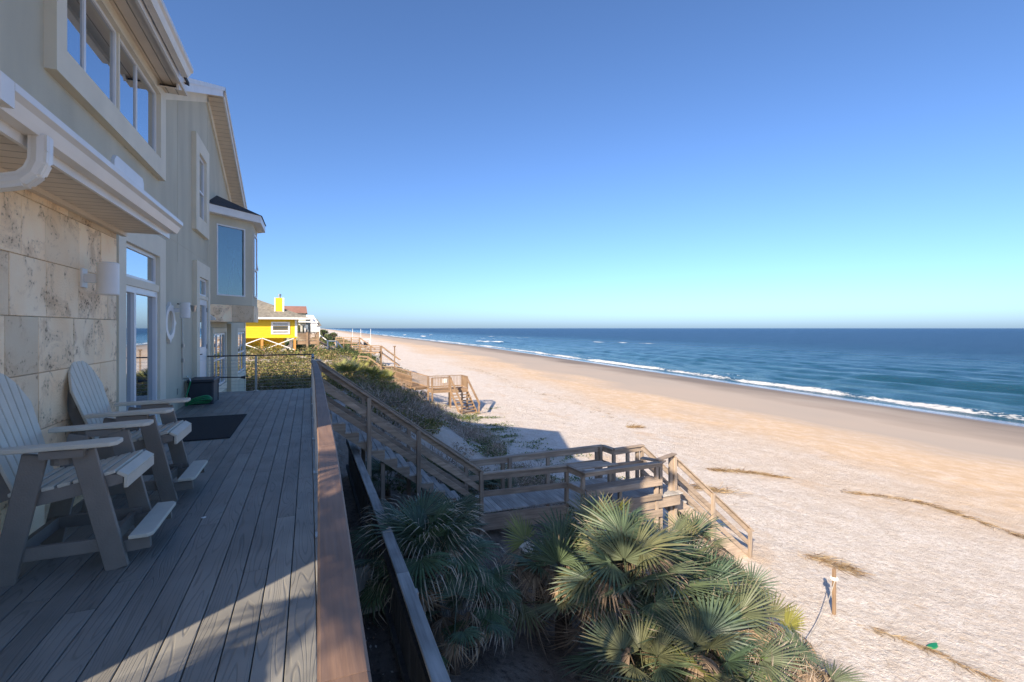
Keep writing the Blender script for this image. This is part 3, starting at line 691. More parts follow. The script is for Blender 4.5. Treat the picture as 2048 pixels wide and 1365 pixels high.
# wooden-capped cable rail along the seaward edge
rail = empty('deck_rail', (.1, 5, 0), 'brown wood-capped cable railing along the seaward deck edge', 'railing')
cpts = [(-1.2, .040), (1.0, .064), (3.0, .098), (7.0, .118), (9.6, .112), (11.05, .088)]
for (ya, xa), (yb, xb) in zip(cpts[:-1], cpts[1:]):
    MB().prism([(xa - .047, ya, .872), (xa + .047, ya, .872), (xa + .050, ya, .880), (xa + .050, ya, .908), (xa + .043, ya, .914), (xa - .043, ya, .914), (xa - .050, ya, .908), (xa - .050, ya, .880)], (xb - xa, yb - ya - .0015, 0)).build('cap', 'cap', rail)
for y in (-.9, .6, 2.25, 4.0, 5.75, 7.5, 9.23, 10.98):
    box('post', (.062, y - .02, .001), (.10, y + .02, .871), 'steel', rail)
    box('base_plate', (.045, y - .05, .0005), (.12, y + .05, .010), 'steel', rail)
for k in range(9):
    zc = .09 + k * .088
    MB().tube([(.081, -1.1, zc), (.081, 11.0, zc)], .0028, 5).build('cable', 'steel', rail)
# far cable railing
cr = empty('cable_railing', (-1.0, 13.88, 0), 'black-topped steel cable railing across the far end of deck', 'railing')
beam('top_rail', (-2.32, 13.88, .905), (.10, 13.88, .905), .05, .03, 'black', cr, bevel=.004)
for x in (-2.20, -1.25, .08):
    box('post', (x - .025, 13.855, .001), (x + .025, 13.905, .888), 'steel', cr)
    box('base_plate', (x - .05, 13.83, .0005), (x + .05, 13.93, .010), 'steel', cr)
for k in range(9): MB().tube([(-2.3, 13.88, .09 + k * .088), (.08, 13.88, .09 + k * .088)], .003, 5).build('cable', 'steel', cr)
cr2 = empty('cable_railing', (.09, 13, 0), 'short steel cable railing beyond the stair head at deck corner', 'railing')
beam('top_rail', (.09, 12.25, .905), (.09, 13.84, .905), .05, .03, 'black', cr2)
box('post', (.07, 12.24, .001), (.11, 12.28, .888), 'steel', cr2)
for k in range(9): MB().tube([(.09, 12.27, .09 + k * .088), (.09, 13.86, .09 + k * .088)], .003, 5).build('cable', 'steel', cr2)

# ------------------------------------------------------------------ stairs to the landing
st = empty('beach_stairs', (2, 11.6, -2.85), 'weathered wooden stairs going down from the deck to the landing', 'stairs')
NS = 13; RUN = (3.80 - .18) / NS; RISE = 2.85 / NS; YA, YB = 11.06, 12.10
for yy in (YA, YB - .04):
    pl = [(.10, yy, -.30), (.10, yy, -.02)]
    for k in range(NS):
        pl += [(.18 + k * RUN + .001, yy, -RISE * (k + 1) - .045), (.18 + (k + 1) * RUN, yy, -RISE * (k + 1) - .045)]
    pl += [(3.80, yy, -2.95), (3.62, yy, -3.03)]
    MB().prism(pl, (0, .04, 0)).build('stringer', 'woodX', st)
for k in range(NS):
    z = -RISE * (k + 1); x = .18 + k * RUN
    box('riser', (x - .012, YA + .042, z - .03), (x + .004, YB - .042, z + RISE - .046), 'treadY', st)
    for j in range(2):
        box('tread', (x + .006 + j * .138 - .02, YA - .03, z - .042), (x + j * .138 + .132 - .02, YB + .03, z - .002), 'treadY', st, bevel=.004)
def stair_rail(parent, y, side, x0, z0, x1, z1, posts, zfoot, boards=True):
    """sloping guard: cap, three boards, posts"""
    sl = (z1 - z0) / (x1 - x0)
    beam('handrail', (x0, y, z0), (x1, y, z1), .14, .038, 'woodX', parent, top=True, bevel=.004)
    for dz, h in ((-.04, .115), (-.40, .12), (-.73, .12)):
        yy = y - side * .03
        beam('rail_board', (x0 + .02, yy, z0 + dz), (x1 - .02, yy, z1 + dz), .036, h, 'woodX', parent, top=True, bevel=.003)
    for x, zf in posts:
        zt_ = z0 + sl * (x - x0) - .045
        box('post', (x - .045, y + side * .035 - .045 + (-.0), zf), (x + .045, y + side * .035 + .045, zt_), 'woodZ', parent, bevel=.004)
stair_rail(st, 11.02, -1, .16, .90, 3.90, -1.87, [(.20, -.3), (1.22, -2.7), (2.32, -3.2), (3.84, -3.6)], 0)
stair_rail(st, 12.16, 1, .16, .90, 3.90, -1.87, [(.20, -.3), (1.22, -2.7), (2.32, -3.2), (3.84, -3.6)], 0)
box('post', (1.50, 11.15, -3.0), (1.59, 11.24, -1.45), 'woodZ', st)
beam('handrail', (.03, 11.02, .914), (.19, 11.02, .905), .13, .036, 'woodX', st, top=True)
MB().box((.08, 11.0, .916), (.26, 11.10, .925)).build('metal_bracket', 'steel', st)

# landing boardwalk with bench
ld_ = empty('landing', (6.5, 11.3, -2.85), 'weathered wooden landing with built-in bench below the deck', 'boardwalk')
ZL = -2.85
x = 3.82; proto = None; kk = 0
while x < 9.25:
    y0 = 10.98 - .10 * (x - 3.9) / 2.2 if x < 6.05 else 10.18
    y1 = 12.14 if x < 8.1 else 11.68
    box('plank', (x, y0, ZL - .04 + rb.uniform(-.002, .002)), (x + .136, y1, ZL + rb.uniform(-.002, .002)), 'treadY', ld_, bevel=.003); x += .142; kk += 1
beam('fascia', (3.82, 10.95, ZL - .045), (6.05, 10.76, ZL - .045), .038, .24, 'woodX', ld_, top=True)
beam('fascia', (3.84, 10.93, ZL - .29), (6.0, 10.75, ZL - .29), .038, .14, 'woodX', ld_, top=True)
beam('fascia', (6.12, 10.15, ZL - .045), (9.2, 10.15, ZL - .045), .038, .24, 'woodX', ld_, top=True)
beam('fascia', (6.12, 10.13, ZL - .31), (8.6, 10.13, ZL - .31), .038, .2, 'woodX', ld_, top=True)
beam('fascia', (3.82, 12.17, ZL - .045), (8.1, 12.17, ZL - .045), .038, .24, 'woodX', ld_, top=True)
def guard(pts, posts, z=ZL, h=.95, boards=((-.045, .14), (-.45, .14)), m='woodX', capw=.14):
    for p0, p1 in zip(pts[:-1], pts[1:]):
        mm = 'woodX' if abs(p1[0] - p0[0]) > abs(p1[1] - p0[1]) else 'woodY'
        beam('cap', (p0[0], p0[1], z + h), (p1[0], p1[1], z + h), capw, .038, mm, ld_, top=True, bevel=.004)
        for dz, hh in boards:
            beam('rail_board', (p0[0], p0[1], z + h + dz), (p1[0], p1[1], z + h + dz), .038, hh, mm, ld_, top=True)
    for x_, y_ in posts: box('post', (x_ - .045, y_ - .045, z - 1.1), (x_ + .045, y_ + .045, z + h - .04), 'woodZ', ld_, bevel=.004)
guard([(3.86, 11.0), (6.12, 10.80)], [(6.12, 10.86)])
guard([(3.88, 12.16), (8.12, 12.22)], [(4.9, 12.24), (5.05, 12.10), (6.3, 12.26), (7.95, 12.28), (8.0, 12.14)], boards=((-.045, .14), (-.42, .14)))
guard([(8.12, 12.22), (8.16, 11.70)], []); guard([(8.16, 11.70), (9.28, 11.78)], [(8.2, 11.76), (9.1, 11.84), (8.75, 11.84)])
guard([(6.12, 10.80), (6.20, 10.12)], [(6.22, 10.22)])
# front of the bench bay: cap, seat plank, lower boards
beam('cap', (6.14, 10.09, ZL + .95), (8.52, 10.09, ZL + .95), .16, .038, 'woodX', ld_, top=True, bevel=.004)
beam('rail_board', (6.2, 10.11, ZL + .90), (8.5, 10.11, ZL + .90), .036, .09, 'woodX', ld_, top=True)
for j in range(2): beam('bench_slat', (6.24, 10.13 + j * .19, ZL + .50), (8.45, 10.13 + j * .19, ZL + .50), .18, .04, 'woodX', ld_, top=True, bevel=.004)
beam('bench_apron', (6.2, 10.03, ZL + .50), (8.5, 10.03, ZL + .50), .04, .15, 'woodX', ld_, top=True, bevel=.004)
beam('rail_board', (6.2, 10.06, ZL + .12), (8.5, 10.06, ZL + .12), .036, .14, 'woodX', ld_, top=True)
for x_, y_ in ((8.42, 10.16), (8.62, 10.24), (9.16, 10.46), (7.3, 10.2)):
    box('post', (x_ - .045, y_ - .045, ZL - 1.6), (x_ + .045, y_ + .045, ZL + (.95 if x_ != 7.3 else .46) - .04), 'woodZ', ld_, bevel=.004)
for j in range(3): beam('ledge_board', (6.15, 10.42 + j * .15, ZL + .953 + .001 * j), (7.35 - .12 * j, 10.40 + j * .15, ZL + .953 + .001 * j), .145, .036, 'woodX', ld_, top=True, bevel=.004)
beam('ledge_post', (7.2, 10.5, ZL), (7.2, 10.5, ZL + .91), .09, .09, 'woodZ', ld_, up=(1, 0, 0))
beam('corner_cap', (8.30, 10.62, ZL + .955), (8.62, 10.06, ZL + .955), .20, .036, 'woodY', ld_, top=True, bevel=.004)
beam('corner_cap', (8.45, 10.16, ZL + 1.0), (9.30, 10.47, ZL + 1.0), .15, .038, 'woodX', ld_, top=True, bevel=.004)
beam('rail_board', (7.3, 10.72, ZL + .86), (8.35, 10.62, ZL + .86), .036, .13, 'woodX', ld_, top=True)
# second flight to the sand
s2 = empty('lower_stairs', (10.5, 11.1, -5.1), 'lower weathered wooden stairs from the landing to the sand', 'stairs')
N2 = 11; RI2 = 2.3 / N2; RU2 = .262
for k in range(N2):
    x = 9.25 + k * RU2; z = ZL - RI2 * (k + 1)
    box('tread', (x, 10.52, z - .04), (x + RU2 + .01, 11.70, z), 'treadY', s2)
for yy in (10.50, 11.72):
    beam('stringer', (9.2, yy, ZL - .05), (9.2 + N2 * RU2 + .1, yy, ZL - .05 - RI2 * N2 - .07), .04, .28, 'woodX', s2, top=True)
stair_rail(s2, 10.44, -1, 9.22, ZL + .98, 12.25, ZL + .98 - 2.58, [(9.26, -4.6), (10.65, -5.3), (12.1, -5.6)], 0)
stair_rail(s2, 11.78, 1, 9.22, ZL + .95, 12.25, ZL + .95 - 2.58, [(9.26, -4.6), (10.65, -5.3), (12.1, -5.6)], 0)

# ------------------------------------------------------------------ timber bulkhead beside the deck
bh = empty('bulkhead', (1.0, 8, -2.4), 'dark timber retaining fence with grey cap board below the railing', 'retaining wall')
y = 2.4; pb = None
while y < 13.6:
    o = copy_part(pb, bh) if pb else None
    if o is None:
        o = MB().box((-.014, -.068, -.62), (.014, .068, .62)).build('board', 'dkZ', None, (0, 0, 0), bevel=.003); o.parent = bh; pb = o
    o.location = Vector((.985 + rb.uniform(-.004, .004), y, -1.86 + rb.uniform(-.015, .01))) - bh.location; y += .142
for (ya, xa, za), (yb, xb, zb) in zip(((2.2, .89, -1.2), (5.6, .935, -1.22), (8.4, .93, -1.2), (13.6, .90, -1.2))[:-1], ((5.6, .935, -1.22), (8.4, .93, -1.2), (13.6, .90, -1.2))):
    beam('cap', (xa + .06, ya, za), (xb + .06, yb - .003, zb), .14, .038, 'greyY', bh, top=True, bevel=.004)
for zz in (-1.42, -2.1): beam('rail', (.94, 2.4, zz), (.94, 13.6, zz), .05, .09, 'dkZ', bh)
for yy in (3.0, 5.2, 7.4, 9.6, 11.8): box('post', (1.0, yy - .045, -3.2), (1.09, yy + .045, -1.245), 'greyY', bh)
tag(box('retaining_plank', (.56, 2.0, -2.40), (.60, 13.0, -2.14), 'dkZ', None, (.58, 7, -2.4)), 'dark low plank edging on the ground between deck and retaining fence', 'edging')
tag(box('step_board', (.30, 6.9, -2.42), (.92, 8.1, -2.27), 'trim', None, (.6, 7.5, -2.4)), 'pale wooden step board on the ground behind the retaining fence', 'board')

# ------------------------------------------------------------------ chairs
def make_chair(cx, cy, label):
    e = empty('adirondack_chair', (cx, cy, 0), label, 'chair', 'two tall grey Adirondack chairs')
    P = lambda x, y, z: (cx + x, cy + y, z)
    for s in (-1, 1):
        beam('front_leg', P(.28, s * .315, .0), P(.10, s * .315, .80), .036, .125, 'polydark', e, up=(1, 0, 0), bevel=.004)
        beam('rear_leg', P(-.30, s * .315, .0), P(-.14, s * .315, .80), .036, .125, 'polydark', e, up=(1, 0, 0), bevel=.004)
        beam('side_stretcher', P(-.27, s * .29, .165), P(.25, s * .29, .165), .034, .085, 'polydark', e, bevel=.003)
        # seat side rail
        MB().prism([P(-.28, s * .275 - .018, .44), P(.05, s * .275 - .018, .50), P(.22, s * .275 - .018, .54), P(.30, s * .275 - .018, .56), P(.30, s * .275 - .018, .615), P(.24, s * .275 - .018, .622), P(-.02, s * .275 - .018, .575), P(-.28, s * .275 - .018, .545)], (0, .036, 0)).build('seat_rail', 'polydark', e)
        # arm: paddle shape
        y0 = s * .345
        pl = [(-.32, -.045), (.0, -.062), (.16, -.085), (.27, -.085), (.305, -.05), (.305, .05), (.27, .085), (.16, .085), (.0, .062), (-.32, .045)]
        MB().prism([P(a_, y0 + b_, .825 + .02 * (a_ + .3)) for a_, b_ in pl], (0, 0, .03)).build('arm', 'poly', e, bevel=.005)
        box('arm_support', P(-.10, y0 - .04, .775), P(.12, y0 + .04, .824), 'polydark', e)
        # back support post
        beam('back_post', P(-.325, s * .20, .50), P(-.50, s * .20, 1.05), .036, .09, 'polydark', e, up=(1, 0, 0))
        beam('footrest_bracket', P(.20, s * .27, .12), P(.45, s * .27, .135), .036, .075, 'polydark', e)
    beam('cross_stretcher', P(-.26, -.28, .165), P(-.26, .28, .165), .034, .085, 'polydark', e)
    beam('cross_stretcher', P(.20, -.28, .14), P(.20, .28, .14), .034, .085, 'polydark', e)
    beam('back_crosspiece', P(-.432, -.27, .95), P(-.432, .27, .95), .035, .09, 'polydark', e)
    # seat slats following the contour
    prof = [(-.25, .555), (-.17, .562), (-.09, .570), (-.01, .585), (.07, .603), (.15, .620), (.228, .634)]
    for k, (a_, z_) in enumerate(prof):
        an = math.atan2(.014 if k < 3 else .018, .08)
        beam('seat_slat', P(a_, -.298, z_), P(a_, .298, z_), .066, .024, 'poly', e, up=(-math.sin(an), 0, math.cos(an)), bevel=.004)
    beam('seat_slat', P(.298, -.298, .618), P(.298, .298, .618), .068, .024, 'poly', e, up=(.55, 0, .83), bevel=.004)
    beam('front_apron', P(.318, -.30, .562), P(.318, .30, .562), .022, .07, 'poly', e, bevel=.003)
    # fan back: seven slats, splayed, arched top
    bt0 = Vector((-.255, 0, .535)); lean = Vector((-.295, 0, .95)).normalized()
    for k in range(-3, 4):
        L = .82 - .018 * k * k - (.03 if abs(k) == 3 else 0); wb, wt = .0318, .0418
        c0 = bt0 + Vector((0, k * .073, 0)); c1 = c0 + lean * L + Vector((0, k * .021, 0))
        nrm = lean.cross(Vector((0, 1, 0))).normalized()
        sl_ = .017 * k * (1.5 if abs(k) == 3 else 1)
        q = []
        for n_ in (0, .022):
            for pt, wd, dl, dr_ in ((c0, wb, 0, 0), (c1, wt, sl_, -sl_)):
                q.append(pt + Vector((0, -wd, 0)) + lean * dl + nrm * n_); q.append(pt + Vector((0, wd, 0)) + lean * dr_ + nrm * n_)
        q = [Vector((cx, cy, 0)) + v for v in q]
        MB().add(q, [(0, 1, 3, 2), (4, 6, 7, 5), (0, 2, 6, 4), (1, 5, 7, 3), (2, 3, 7, 6), (0, 4, 5, 1)]).build('back_slat', 'poly', e, bevel=.004)
    # footrest
    MB().prism([P(.34, -.335, .185), P(.45, -.335, .185), P(.475, -.30, .185), P(.475, .30, .185), P(.45, .335, .185), P(.34, .335, .185)], (0, 0, .026)).build('footrest', 'poly', e, bevel=.004)
    # cup holder under the near arm
    ch = MB().prism([P(-.02 + .085 * math.cos(t), -.27 + .075 * math.sin(t), .775) for t in np.linspace(0, 2 * math.pi, 17)[:-1]], (0, 0, .028)).build('cup_holder', 'poly', e)
    MB().lathe([(.062, .0), (.062, .055)], P(-.02, -.27, .72), 16).build('cup_ring', 'polydark', ch)
make_chair(-1.455, 4.29, 'tall grey Adirondack chair with footrest, nearer of the pair')
make_chair(-1.455, 5.60, 'tall grey Adirondack chair with footrest, farther of the pair beside the mat')

# a covered grill just out of frame, its shadow falls on the deck
gr_ = empty('covered_grill', (-1.80, 1.28, 0), 'dark covered barbecue grill standing on the deck near the house corner', 'grill')
MB().prism([(-2.05, 1.08, .55), (-1.58, 1.08, .55), (-1.60, 1.08, .95), (-1.70, 1.08, 1.14), (-1.92, 1.08, 1.14), (-2.03, 1.08, .95)], (0, .42, 0)).build('hood_cover', 'resin', gr_)
box('cart', (-2.02, 1.1, .08), (-1.62, 1.46, .56), 'resin', gr_)
for a_ in (-1.98, -1.66):
    MB().tube([(a_, 1.12, .0), (a_, 1.12, .1)], .02, 8).build('leg', 'black', gr_); MB().tube([(a_, 1.44, .0), (a_, 1.44, .1)], .02, 8).build('leg', 'black', gr_)

# ------------------------------------------------------------------ vegetation
def leaf_mat(name, cols, rough=.6, trans=.25, amt=.35, uvtip=None):
    m = bpy.data.materials.new(name); m.use_nodes = True
    n = m.node_tree.nodes; l = m.node_tree.links; b = n['Principled BSDF']; b.inputs['Roughness'].default_value = rough
    b.inputs['Specular IOR Level'].default_value = .35
    g = n.new('ShaderNodeNewGeometry'); cr_ = n.new('ShaderNodeValToRGB'); e = cr_.color_ramp.elements
    cr_.color_ramp.interpolation = 'CONSTANT' if len(cols) > 2 and uvtip is None else 'LINEAR'
    for k, c in enumerate(cols):
        if k < 2: e[k].position = k / len(cols); e[k].color = (*c, 1)
        else: q = e.new(k / len(cols)); q.color = (*c, 1)
    src = g.outputs['Random Per Island']
    if uvtip is not None:
        oi = n.new('ShaderNodeObjectInfo'); src = oi.outputs['Random']
    l.new(src, cr_.inputs[0]); out = cr_.outputs[0]
    wn_ = n.new('ShaderNodeTexWhiteNoise'); wn_.noise_dimensions = '1D'; l.new(g.outputs['Random Per Island'], wn_.inputs['W'])
    r = n.new('ShaderNodeMapRange'); r.inputs[3].default_value = 1 - amt; r.inputs[4].default_value = 1 + amt; l.new(wn_.outputs[0], r.inputs[0])
    vm = n.new('ShaderNodeVectorMath'); vm.operation = 'SCALE'; l.new(out, vm.inputs[0]); l.new(r.outputs[0], vm.inputs[3]); out = vm.outputs[0]
    if uvtip is not None:
        uv = n.new('ShaderNodeUVMap'); sp = n.new('ShaderNodeSeparateXYZ'); l.new(uv.outputs[0], sp.inputs[0])
        ad = n.new('ShaderNodeMath'); ad.operation = 'ADD'; l.new(sp.outputs[0], ad.inputs[0])
        r2 = n.new('ShaderNodeMapRange'); r2.inputs[3].default_value = -.12; r2.inputs[4].default_value = .12; l.new(wn_.outputs[0], r2.inputs[0]); l.new(r2.outputs[0], ad.inputs[1])
        r3 = n.new('ShaderNodeMapRange'); r3.inputs[1].default_value = uvtip[0]; r3.inputs[2].default_value = uvtip[1]; l.new(ad.outputs[0], r3.inputs[0])
        mx = n.new('ShaderNodeMix'); mx.data_type = 'RGBA'; l.new(r3.outputs[0], mx.inputs[0]); l.new(out, mx.inputs[6]); mx.inputs[7].default_value = (*uvtip[2], 1)
        out = mx.outputs[2]
    l.new(out, b.inputs['Base Color'])
    tr = n.new('ShaderNodeBsdfTranslucent'); l.new(out, tr.inputs[0])
    ms = n.new('ShaderNodeMixShader'); ms.inputs[0].default_value = trans
    l.new(b.outputs[0], ms.inputs[1]); l.new(tr.outputs[0], ms.inputs[2]); l.new(ms.outputs[0], n['Material Output'].inputs[0])
    return m
TAN = (.42, .32, .22)
M['palm'] = leaf_mat('palmetto_green', [(.075, .125, .075), (.12, .16, .08), (.09, .135, .095), (.17, .175, .085)], .45, .2, .25, (.86, 1.02, TAN))
M['palmtip'] = leaf_mat('palmetto_green_long_tips', [(.08, .135, .065), (.10, .155, .075), (.085, .13, .08)], .45, .2, .25, (.70, .80, (.50, .43, .33)))
M['palmyel'] = leaf_mat('palmetto_yellowing', [(.22, .24, .055), (.30, .29, .07), (.25, .26, .08)], .5, .3, .2, (.80, .98, TAN))
M['palmdead'] = leaf_mat('palmetto_dead', [(.30, .20, .12), (.38, .28, .18), (.25, .18, .12)], .8, .15, .35, (.85, 1.0, (.40, .32, .24)))
M['trunk'] = mat('fibrous_trunk', (.10, .07, .05), .95, .5, 20, .6, 60)

def frond_mesh(name, m, n=26, span=108, L=.62, lp=.62, droop=.10, tipcurl=.0, cup=.18, bend=25, jit=.05, seed=0, split=.5, thin=1.0):
    r_ = random.Random(seed); V = []; Fc = []; U = []
    def add(p, u): V.append(p); U.append(u); return len(V) - 1
    # petiole (three-sided)
    ring = []
    for yy, rr in ((0, .011), (lp * .5, .009), (lp, .007)):
        ring.append([add((rr * math.cos(t), yy, rr * math.sin(t) - .0), 0.) for t in (0.5, 2.6, 4.7)])
    for a, b in zip(ring[:-1], ring[1:]):
        for j in range(3): Fc.append((a[j], a[(j + 1) % 3], b[(j + 1) % 3], b[j]))
    ca, sa = math.cos(R(-bend)), math.sin(R(-bend))
    d = 2 * span / n
    for k in range(n):
        th = -span + d * (k + .5) + r_.uniform(-1, 1) * 1.2
        ll = L * (1 - .22 * (th / span) ** 2) * r_.uniform(1 - jit, 1 + jit); t = R(th)
        ex = Vector((math.sin(t), math.cos(t), 0)); sx = Vector((math.cos(t), -math.sin(t), 0))
        dr = droop * r_.uniform(.6, 1.5); tc = tipcurl * r_.uniform(.3, 1.4)
        tw = r_.uniform(-.3, .3)
        def P(r, side, fold):
            q = r / ll; p = ex * r + sx * side
            z = cup * r * .6 - dr * ll * q ** 2.2 + fold - abs(math.sin(t)) * r * .10
            if q > .62 and tc:
                s_ = (q - .62) / .38; p = p - ex * ll * .16 * tc * s_ * s_; z -= ll * .42 * tc * s_ ** 1.5
            z += side * tw
            x_, y_, z_ = p.x, p.y, z
            return (x_, lp + y_ * ca - z_ * sa, y_ * sa + z_ * ca)
        hw = math.tan(R(d / 2))
        st_ = [(.05 * ll, .05 * ll * hw), (split * ll, split * ll * hw * .98), (.72 * ll, split * ll * hw * .70 * thin), (.88 * ll, split * ll * hw * .36 * thin)]
        rows_ = []
        for r, h in st_:
            rows_.append((add(P(r, -h, 0), r / ll), add(P(r, 0, h * .55), r / ll), add(P(r, h, 0), r / ll)))
        tip = add(P(ll, 0, 0), 1.)
        for a, b in zip(rows_[:-1], rows_[1:]):
            Fc.append((a[0], a[1], b[1], b[0])); Fc.append((a[1], a[2], b[2], b[1]))
        a = rows_[-1]; Fc.append((a[0], a[1], tip)); Fc.append((a[1], a[2], tip))
    me = bpy.data.meshes.new(name); me.from_pydata(V, [], Fc)
    uv = me.uv_layers.new(name='UVMap')
    for lp_ in me.loops: uv.data[lp_.index].uv = (U[lp_.vertex_index], .5)
    me.materials.append(M[m]); return me
FR = {'g': [frond_mesh('frond', 'palm', seed=k, droop=.06 + .05 * k, bend=15 + 10 * k, n=26 + k, L=.60, split=.42, thin=.95, jit=.14) for k in range(4)],
      't': [frond_mesh('frond', 'palmtip', seed=10 + k, droop=.12, tipcurl=.7 + .25 * k, bend=20 + 8 * k, L=.64, n=28, split=.42, thin=.55) for k in range(4)],
      'y': [frond_mesh('frond', 'palmyel', seed=20 + k, droop=.08, bend=10, n=24, span=95) for k in range(2)],
      'd': [frond_mesh('frond', 'palmdead', seed=30 + k, droop=.5, tipcurl=.5, bend=55 + 15 * k, n=20, span=85, jit=.25, cup=-.1, split=.38, thin=.6) for k in range(3)]}
def palmetto(x, y, z, label, spec, scale=1.0, seed=0, hgt=.5, lean=(0, 0), group='saw palmettos on the dune', elev=(5, 80), face=None):
    """spec: dict kind->count"""
    r_ = random.Random(seed); e = empty('saw_palmetto', (x, y, z), label, 'palm', group)
    top = Vector((lean[0], lean[1], hgt))
    MB().tube([(x, y, z - .15), (x + top.x * .5, y + top.y * .5, z + hgt * .55), (x + top.x, y + top.y, z + hgt)], [.09, .075, .06], 8).build('trunk', 'trunk', e)
    k = 0; n_all = sum(spec.values()); ga = r_.uniform(0, 6.28)
    for kind, cnt in spec.items():
        for j in range(cnt):
            az = ga + k * 2.39996 + r_.uniform(-.25, .25); k += 1; q = (j + .5) / cnt
            el = elev[0] + (elev[1] - elev[0]) * q + r_.uniform(-8, 8)
            if kind == 'd': el = -35 + 112 * q + r_.uniform(-8, 8)
            if kind == 'y': el = 45 + 30 * q
            d = Vector((math.cos(R(el)) * math.cos(az), math.cos(R(el)) * math.sin(az), math.sin(R(el))))
            zc = Vector((0, 0, 1)) - d * d.z
            if zc.length < .15: zc = Vector((-math.cos(az), -math.sin(az), .0)); zc = zc - d * zc.dot(d)
            zc.normalize(); zc.rotate(Quaternion(d, r_.uniform(-.5, .5)))
            xc = d.cross(zc); sc = scale * r_.uniform(.82, 1.12) * (.9 if kind == 'd' else 1)
            mtx = Matrix((xc, d, zc)).transposed().to_4x4()
            o = bpy.data.objects.new('frond', r_.choice(FR[kind])); col.objects.link(o); o.parent = e
            o.matrix_basis = Matrix.Translation(top * r_.uniform(.8, 1.0)) @ mtx @ Matrix.Scale(sc, 4)
    return e
zg = lambda x, y: float(zt(x, y))
# the shaded clump against the retaining fence
palmetto(1.75, 6.9, zg(1.75, 6.9), 'large shaded palmetto with long pale drooping leaf tips beside the retaining fence', {'t': 24, 'd': 6}, 1.05, 1, .95, (-.15, 0), elev=(0, 85))
palmetto(2.2, 6.75, zg(2.2, 6.75), 'shaded palmetto with pale threadlike tips, seaward side of the fence clump', {'t': 10, 'd': 6}, .72, 2, .5, (.1, -.1), elev=(0, 75))
palmetto(1.45, 7.7, zg(1.45, 7.7), 'shaded palmetto half hidden behind the fence clump under the stair posts', {'t': 14, 'd': 3}, .95, 3, .7, elev=(15, 85))
palmetto(1.7, 5.9, zg(1.7, 5.9), 'low shaded palmetto with brown fronds hanging over the fence cap', {'t': 6, 'd': 6}, .7, 4, .45, elev=(-10, 60))
# the sunlit group, bottom centre
sun_p = [(3.5, 7.1, 'clump of dead tan palmetto fronds below the landing post', {'d': 18, 'y': 1}, .85, .95),
         (7.1, 6.5, 'withered grey-brown palmetto fronds right of the big clump', {'d': 18, 'g': 3}, .85, .6),
         (6.9, 7.4, 'spiky palmetto with dark tips screening the foot of the lower stairs', {'g': 14, 'd': 7}, .95, 1.35),
         (7.7, 7.0, 'dry-tipped palmetto at the far right end by the lower stairs', {'g': 9, 'd': 10}, .85, .8),
         (3.9, 6.9, 'palmetto with reddish dry fronds at the upper left of the sunlit clump', {'d': 12, 'g': 7}, .9, 1.1),
         (4.9, 5.4, 'low spreading palmetto with dead fronds beneath, centre front of clump', {'g': 12, 'd': 9}, 1.0, .6),
         (6.0, 6.0, 'dark palmetto with tan leaf tips between centre and right end of clump', {'g': 16, 'd': 8}, 1.0, .8),
         (4.35, 5.9, 'tall sunlit palmetto with broad blue-green fans in the middle of the big clump', {'g': 20, 'd': 6}, 1.15, 1.35),
         (3.6, 6.6, 'palmetto with dry tan fronds at the left edge of the big sunlit clump', {'g': 9, 'd': 9}, 1.0, .75),
         (5.35, 6.5, 'dark green palmetto right of centre in the big sunlit clump', {'g': 20, 'd': 4}, 1.1, 1.2),
         (4.75, 7.15, 'palmetto with a single yellow-green frond standing up before the bench', {'y': 2, 'g': 10, 'd': 7}, .95, 1.5),
         (6.35, 6.8, 'palmetto with dry reddish tips at the right end of the big clump', {'g': 14, 'd': 8}, .95, .9),
         (3.75, 4.7, 'low green palmetto near the bottom of the view, left in the clump', {'g': 14, 'd': 4}, .95, .55),
         (4.45, 4.6, 'palmetto with pale yellowish fans low in front of the big clump', {'g': 13, 'y': 1, 'd': 8}, 1.0, .7),
         (5.6, 5.3, 'palmetto with many dead brown fronds at its foot, front right of clump', {'g': 12, 'd': 10}, 1.0, .7),
         (7.3, 5.75, 'dry palmetto with mostly brown fronds beside the sand and rope post', {'d': 18, 'y': 1, 'g': 4}, .9, .55),
         (7.0, 5.0, 'small withered palmetto at the lower right edge of the dune plants', {'d': 16, 'g': 4}, .8, .4)]
for k, (x, y, lb, sp, sc, hg) in enumerate(sun_p): palmetto(x, y, zg(x, y), lb, sp, sc, 40 + k, hg, elev=(5, 82))
cp = palmetto(-3.6, -1.0, -2.4, 'tall cabbage palm beyond the deck end by the house corner', {'g': 13, 'd': 3}, 1.25, 99, 6.3, group='tall palms', elev=(-25, 80))
cp.name = 'cabbage_palm'
# shaded palmettos below and behind the stairs
for k, (x, y, lb) in enumerate([(1.9, 12.9, 'shaded palmetto directly behind the top of the stairs'), (3.0, 10.3, 'shaded green palmetto below the middle of the stairs'), (2.3, 9.6, 'low shaded palmetto between fence clump and stairs'),
                                (4.3, 13.3, 'shaded palmetto behind the foot of the stairs'), (5.2, 13.6, 'grassy palmetto behind the landing rail, left of the sand'), (3.3, 13.6, 'shaded palmetto behind the stair middle')]):
    palmetto(x, y, zg(x, y), lb, {'g': 14, 'd': 2}, .85, 60 + k, .25, elev=(20, 85))
